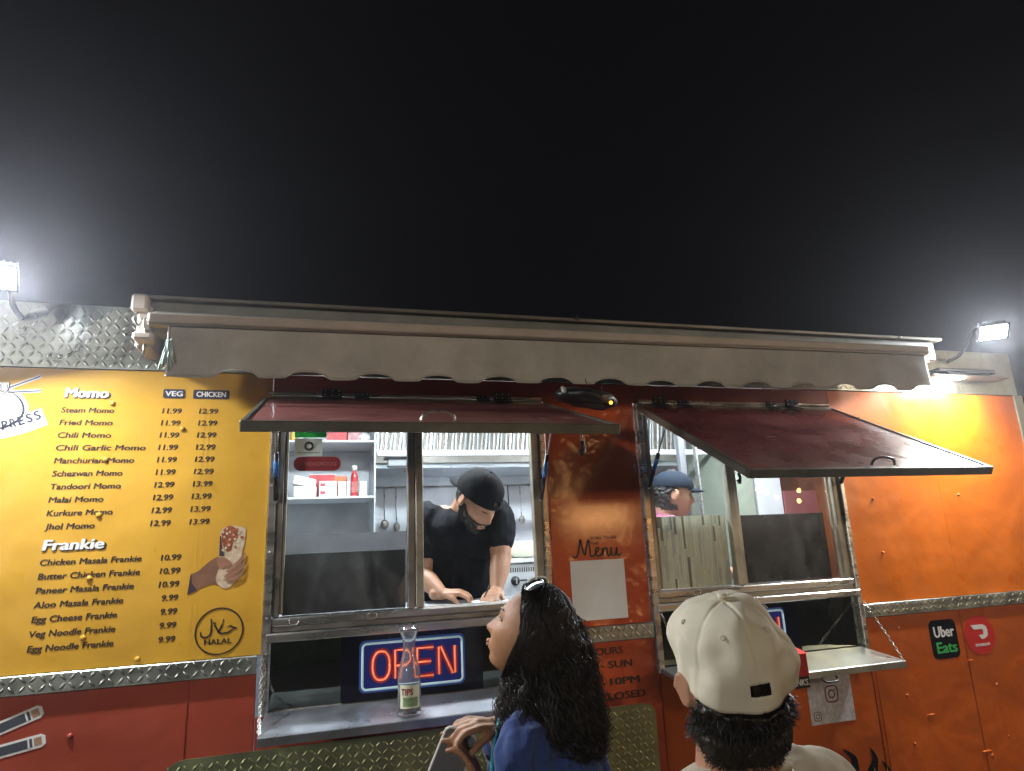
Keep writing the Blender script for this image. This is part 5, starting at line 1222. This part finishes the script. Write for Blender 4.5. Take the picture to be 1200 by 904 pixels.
# ---- man in the beige cap ---------------------------------------------
def man():
    P = empty('person', (.62, -1.50, -.2), 'man seen from behind in a beige cap, sand shirt and rope neck chain', 'person')
    Rm = frame((.17, .93, .30), radians(-3)); s = .94
    cc = V((.604, -1.575, 1.436)); Hc = cc - Rm @ V((0, -.004, .036)) * s
    b = MB(); head_mb(b, Hc, Rm, s); nb = V((.628, -1.525, 1.240)); b.cap(Hc + Rm @ V((0, -.03, -.05)), .060, nb, .066, 18)
    pel, ch = V((.66, -1.50, .74)), V((.65, -1.50, 1.07)); yaw = radians(18)
    torso_mb(b, pel, ch, nb, yaw, 1.05, 1.0); Rz = Matrix.Rotation(yaw, 3, 'Z')
    for sx in (-1, 1):
        a = nb + Rz @ V((.195 * sx, 0, -.045)); e = a + Rz @ V((.05 * sx, .0, -.30)); w = e + Rz @ V((-.01 * sx, .10, -.24))
        b.cap(nb.lerp(a, .4), .055, a, .06); b.cap(a, .054, e, .042); b.cap(e, .042, w, .028); hand_mb(b, w, (0, .2, -1), Rz @ V((-sx, 0, 0)), 1.0, thumb=-sx)
    legs(b, pel, yaw, -.195, 0); organic('body', b, .005, skin3, P, 3)
    sh = MB(); torso_mb(sh, V((.66, -1.5, .80)), ch, nb, yaw, 1.08, 1.05, .024)
    for sx in (-1, 1):
        a = nb + Rz @ V((.19 * sx, 0, -.050)); e = a + Rz @ V((.05 * sx, .0, -.30)); sh.cap(nb.lerp(a, .2) - V((0, 0, .010)), .070, a, .078, 18); sh.cap(a, .076, a.lerp(e, .75), .070, 18)
    organic('t_shirt', sh, .006, khakitee, P, 4, disp=folds(12, .009, 2))
    ring = [nb + V((.0, -.004, .022)) + Rz @ V((.076 * cos(2 * pi * k / 28), .070 * sin(2 * pi * k / 28), -.018 * sin(2 * pi * k / 28))) for k in range(29)]
    MB().tube(ring, .0085, 8).build('shirt_collar', khakitee, P)
    tr = MB(); legs(tr, pel, yaw, -.18, .014); tr.ell(pel, (.18, .135, .10), Rz, 24, 14); organic('trousers', tr, .014, denim, P, 4); shoes(P, pel, yaw, -.2)
    # rope chain
    mb = MB(); N = 240; cn = nb + V((.008, -.012, .034))
    for h in range(2):
        mb.tube([cn + Rz @ V(((.067 + .0022 * cos(2 * pi * k / 6 + pi * h)) * cos(2 * pi * k / N), (.066 + .0022 * cos(2 * pi * k / 6 + pi * h)) * sin(2 * pi * k / N), .0022 * sin(2 * pi * k / 6 + pi * h) - .014 * sin(2 * pi * k / N) * -1)) for k in range(N + 1)], .0016, 5, cap=False)
    mb.build('rope_chain', mat('silver', (.75, .72, .62), .25, 1.0), P)
    # short black hair: shell and many small tufts
    test = lambda p: (p.y < .010 and p.z > -.135 and not (abs(p.x) > .056 and -.06 < p.z < .03 and p.y > -.040)) or (p.z > .04)
    patch('hair_base', hairm, P, Hc, Rm, s, lambda p: test(p) and p.z < .05, .0035, rough=.003, thick=.0015)
    bulk = patch('hair_bulk', hairm, P, Hc, Rm, s, lambda p: test(p) and p.z < -.004, .011, rough=.012, thick=.004)
    nh = MB(); nh.ell(Hc + Rm @ V((0, -.040, -.076)), (.056, .042, .044), Rm, 30, 20); nh.ell(Hc + Rm @ V((0, -.048, -.060)), (.070, .046, .050), Rm, 30, 20)
    organic('nape_hair', nh, .004, hairm, P, 2, disp=lambda p: .004 * noise.noise(p * 120) + .003 * noise.noise(p * 260))
    rs = random.Random(4); mb = MB(); cnt = 0
    for q in range(2600):
        a = rs.uniform(pi, 2 * pi); e_ = rs.uniform(-1.3, .6); n_ = V((cos(a) * cos(e_), sin(a) * cos(e_), sin(e_)))
        p = V((n_.x * .057, -.041 + n_.y * .042, -.073 + n_.z * .045)); dn = (n_ + V((rs.uniform(-.8, .8), rs.uniform(-.8, .8), rs.uniform(-1.6, -.2)))).normalized(); L = rs.uniform(.007, .013)
        mb.tube([Hc + Rm @ p, Hc + Rm @ (p + dn * L * .6), Hc + Rm @ (p + dn * L + V((rs.uniform(-1, 1), 0, rs.uniform(-1, 1))) * .004)], [.0008, .0006, .0002], 3, cap=False)
    while cnt < 9000:
        th = rs.uniform(pi * .42, pi * 1.58); ph = rs.uniform(-1.5, .35); p0 = headpt(th, ph, .004)
        if not test(p0) or p0.z > -.012: continue
        n_ = (headpt(th, ph, .02) - headpt(th, ph, .0)).normalized(); dn = (n_ + V((rs.uniform(-.8, .8), rs.uniform(-.8, .8), rs.uniform(-2.2, -.3)))).normalized(); L = rs.uniform(.009, .016)
        p = headpt(th, ph, .012) * s; sd = V((rs.uniform(-1, 1), rs.uniform(-1, 1), rs.uniform(-1, 1))) * .008
        mb.tube([Hc + Rm @ p, Hc + Rm @ (p + dn * L * .55 + sd * .5), Hc + Rm @ (p + dn * L + sd)], [.0008, .0007, .0002], 3, cap=False); cnt += 1
    link('hair_tufts', mb.mesh('hair_tufts'), hairm, P, kind='stuff')
    K = empty('cap', tuple(cc)); K.parent = P; K.location = cc - worig(P)
    Rc = Rm @ Matrix.Rotation(radians(-4), 3, 'Y')
    cap_dome('cap_crown', khaki, K, cc, Rc, .087, .103, .096, opening=pi, dent=.015, seed=2.6, seam=.0016, low=-.30)
    brim('cap_brim', khaki, K, cc, Rc, .080, .095, .070, .018, z0=-.010)
    MB().ell(cc + Rc @ V((0, 0, .097)), (.008, .008, .0045), Rc, 14, 8).build('cap_button', khaki, K)
    for k in range(6):
        a = pi / 6 + k * pi / 3; p = cc + Rc @ V((.089 * .74 * sin(a), .105 * .74 * cos(a), .098 * .70))
        nn = (Rc @ V((sin(a), cos(a), .9))).normalized(); t1 = nn.orthogonal().normalized(); t2 = nn.cross(t1)
        MB().tube([p + t1 * .0035 * cos(2 * pi * q / 10) + t2 * .0035 * sin(2 * pi * q / 10) for q in range(11)], .001, 5).build('cap_eyelet', khaki, K)
man()

# ================================================================== BEHIND THE PHOTOGRAPHER (reflected bulbs and hedge, added fill lamps and panel)
def fill_lamp(x, y, aim, label, m):  # unseen lamps added to light the truck front
    sl = empty('fill_lamp', (x, y, -.2), label, 'fill lamp', 'added fill lamps')
    MB().tube([(x, y, -.2), (x, y, 1.5), (x, y, 3.3)], [.08, .06, .05], 12).build('pole', M['steel_dark'], sl)
    Mx = Matrix.Translation((x, y + .1, 3.2)) @ Matrix.Rotation(aim, 4, 'Z') @ Matrix.Rotation(radians(-18), 4, 'X')     # lens faces +Y
    MB(Mx).box(-.36, .36, -.02, .08, -.22, .22, .02).build('lamp_head', M['steel_dark'], sl)
    MB(Mx).box(-.33, .33, .081, .084, -.19, .19).build('lamp_lens', m, sl)
fill_lamp(-5.4, -7.5, radians(-32), 'added fill lamp with a wide white head on a pole, behind the camera on the left', M['fill'])
fill_lamp(8.2, -6.8, radians(42), 'added fill lamp with a wide warm head on a pole, behind the camera on the right', mat('fill_lamp_lens_warm', (1, .9, .75), 0.3, emit=((1.0, 0.80, 0.56), 130)))
nb_ = empty('fill_panel', (5.0, -9.0, -.2), 'added lit orange panel behind the camera, mirrored in the pillar', 'sign')  # made-up light panel: soft fill and the warm reflection on the pillar
MB().box(4.4, 5.7, -9.1, -9.0, 1.75, 2.25, .02).build('fill_panel_box', M['steel_dark'], nb_); MB().box(4.45, 5.65, -8.999, -8.99, 1.8, 2.2).build('fill_panel_face', mat('orange_fill_panel', (1, .6, .3), .4, emit=((1.0, .50, .18), 20)), nb_)
for x in (4.5, 5.6): MB().tube([(x, -9.05, -.2), (x, -9.05, 1.76)], .03, 8).build('leg', M['steel_dark'], nb_)
# string of warm bulbs on two posts
ST = empty('string_lights', (5.0, -6.0, -.2), 'string of warm bulbs hung between two posts across the yard', 'string lights')
for x, y in ((1.5, -6.0), (8.6, -6.0)): MB().tube([(x, y, -.2), (x, y, 2.75)], .035, 10).build('post', M['black'], ST)
bl = [(1.5, 2.7), (3.232, 2.34), (3.60, 2.26), (5.012, 2.185), (5.394, 2.177), (6.363, 2.259), (6.55, 2.192), (6.722, 2.111), (7.144, 2.206), (7.619, 2.17), (8.6, 2.7)]
MB().tube([(x, -6.0, z + .05) for x, z in bl], .006, 6).build('cable', M['black'], ST)
for x, z in bl[1:-1] + [(7.117, 2.05)]:
    MB().ell((x, -6.0, z), (.030, .030, .036), nu=12, nv=8).build('bulb', M['bulb'], ST); MB().tube([(x, -6, z + .036), (x, -6, z + .075)], .014, 8).build('socket', M['black'], ST)
# rough hedge across the yard
hd = MB(); rs = random.Random(2)
for k in range(2600):
    x = rs.uniform(-9, 10); z = rs.uniform(-.2, 1.9 + .3 * noise.noise(V((x, 0, 0)))); y = -9.5 + rs.uniform(-.3, .3); s_ = rs.uniform(.06, .14)
    a = V((rs.uniform(-1, 1), rs.uniform(-1, 1), rs.uniform(-1, 1))).normalized(); b_ = a.orthogonal().normalized(); p = V((x, y, z))
    hd.add([p - a * s_, p + b_ * s_ * .5, p + a * s_, p - b_ * s_ * .5], [(0, 1, 2, 3)])
for x in range(-9, 10): hd.box(x - .5, x + .5, -9.75, -9.6, -.2, 1.8)
tag(hd.build('hedge', M['hedge'], None), 'clipped green hedge along the far side of the yard', 'hedge')

# ================================================================== ADDED GLOW VOLUME (for lens glare)
hz = B('glow_volume', None, None, -14, 14, -12, 7, -1.2, 7.0); hz['kind'] = 'stuff'  # scattering box added to spread a glow round the floodlights like lens glare
hm = bpy.data.materials.new('glow_volume_scatter'); hm.use_nodes = True; hn = hm.node_tree; hn.nodes.clear()
ho = hn.nodes.new('ShaderNodeOutputMaterial'); hv = hn.nodes.new('ShaderNodeVolumePrincipled'); hv.inputs['Color'].default_value = (.9, .92, 1, 1)
hv.inputs['Density'].default_value = 0.006; hv.inputs['Anisotropy'].default_value = .8
hn.links.new(hv.outputs[0], ho.inputs['Volume']); hz.data.materials.append(hm)
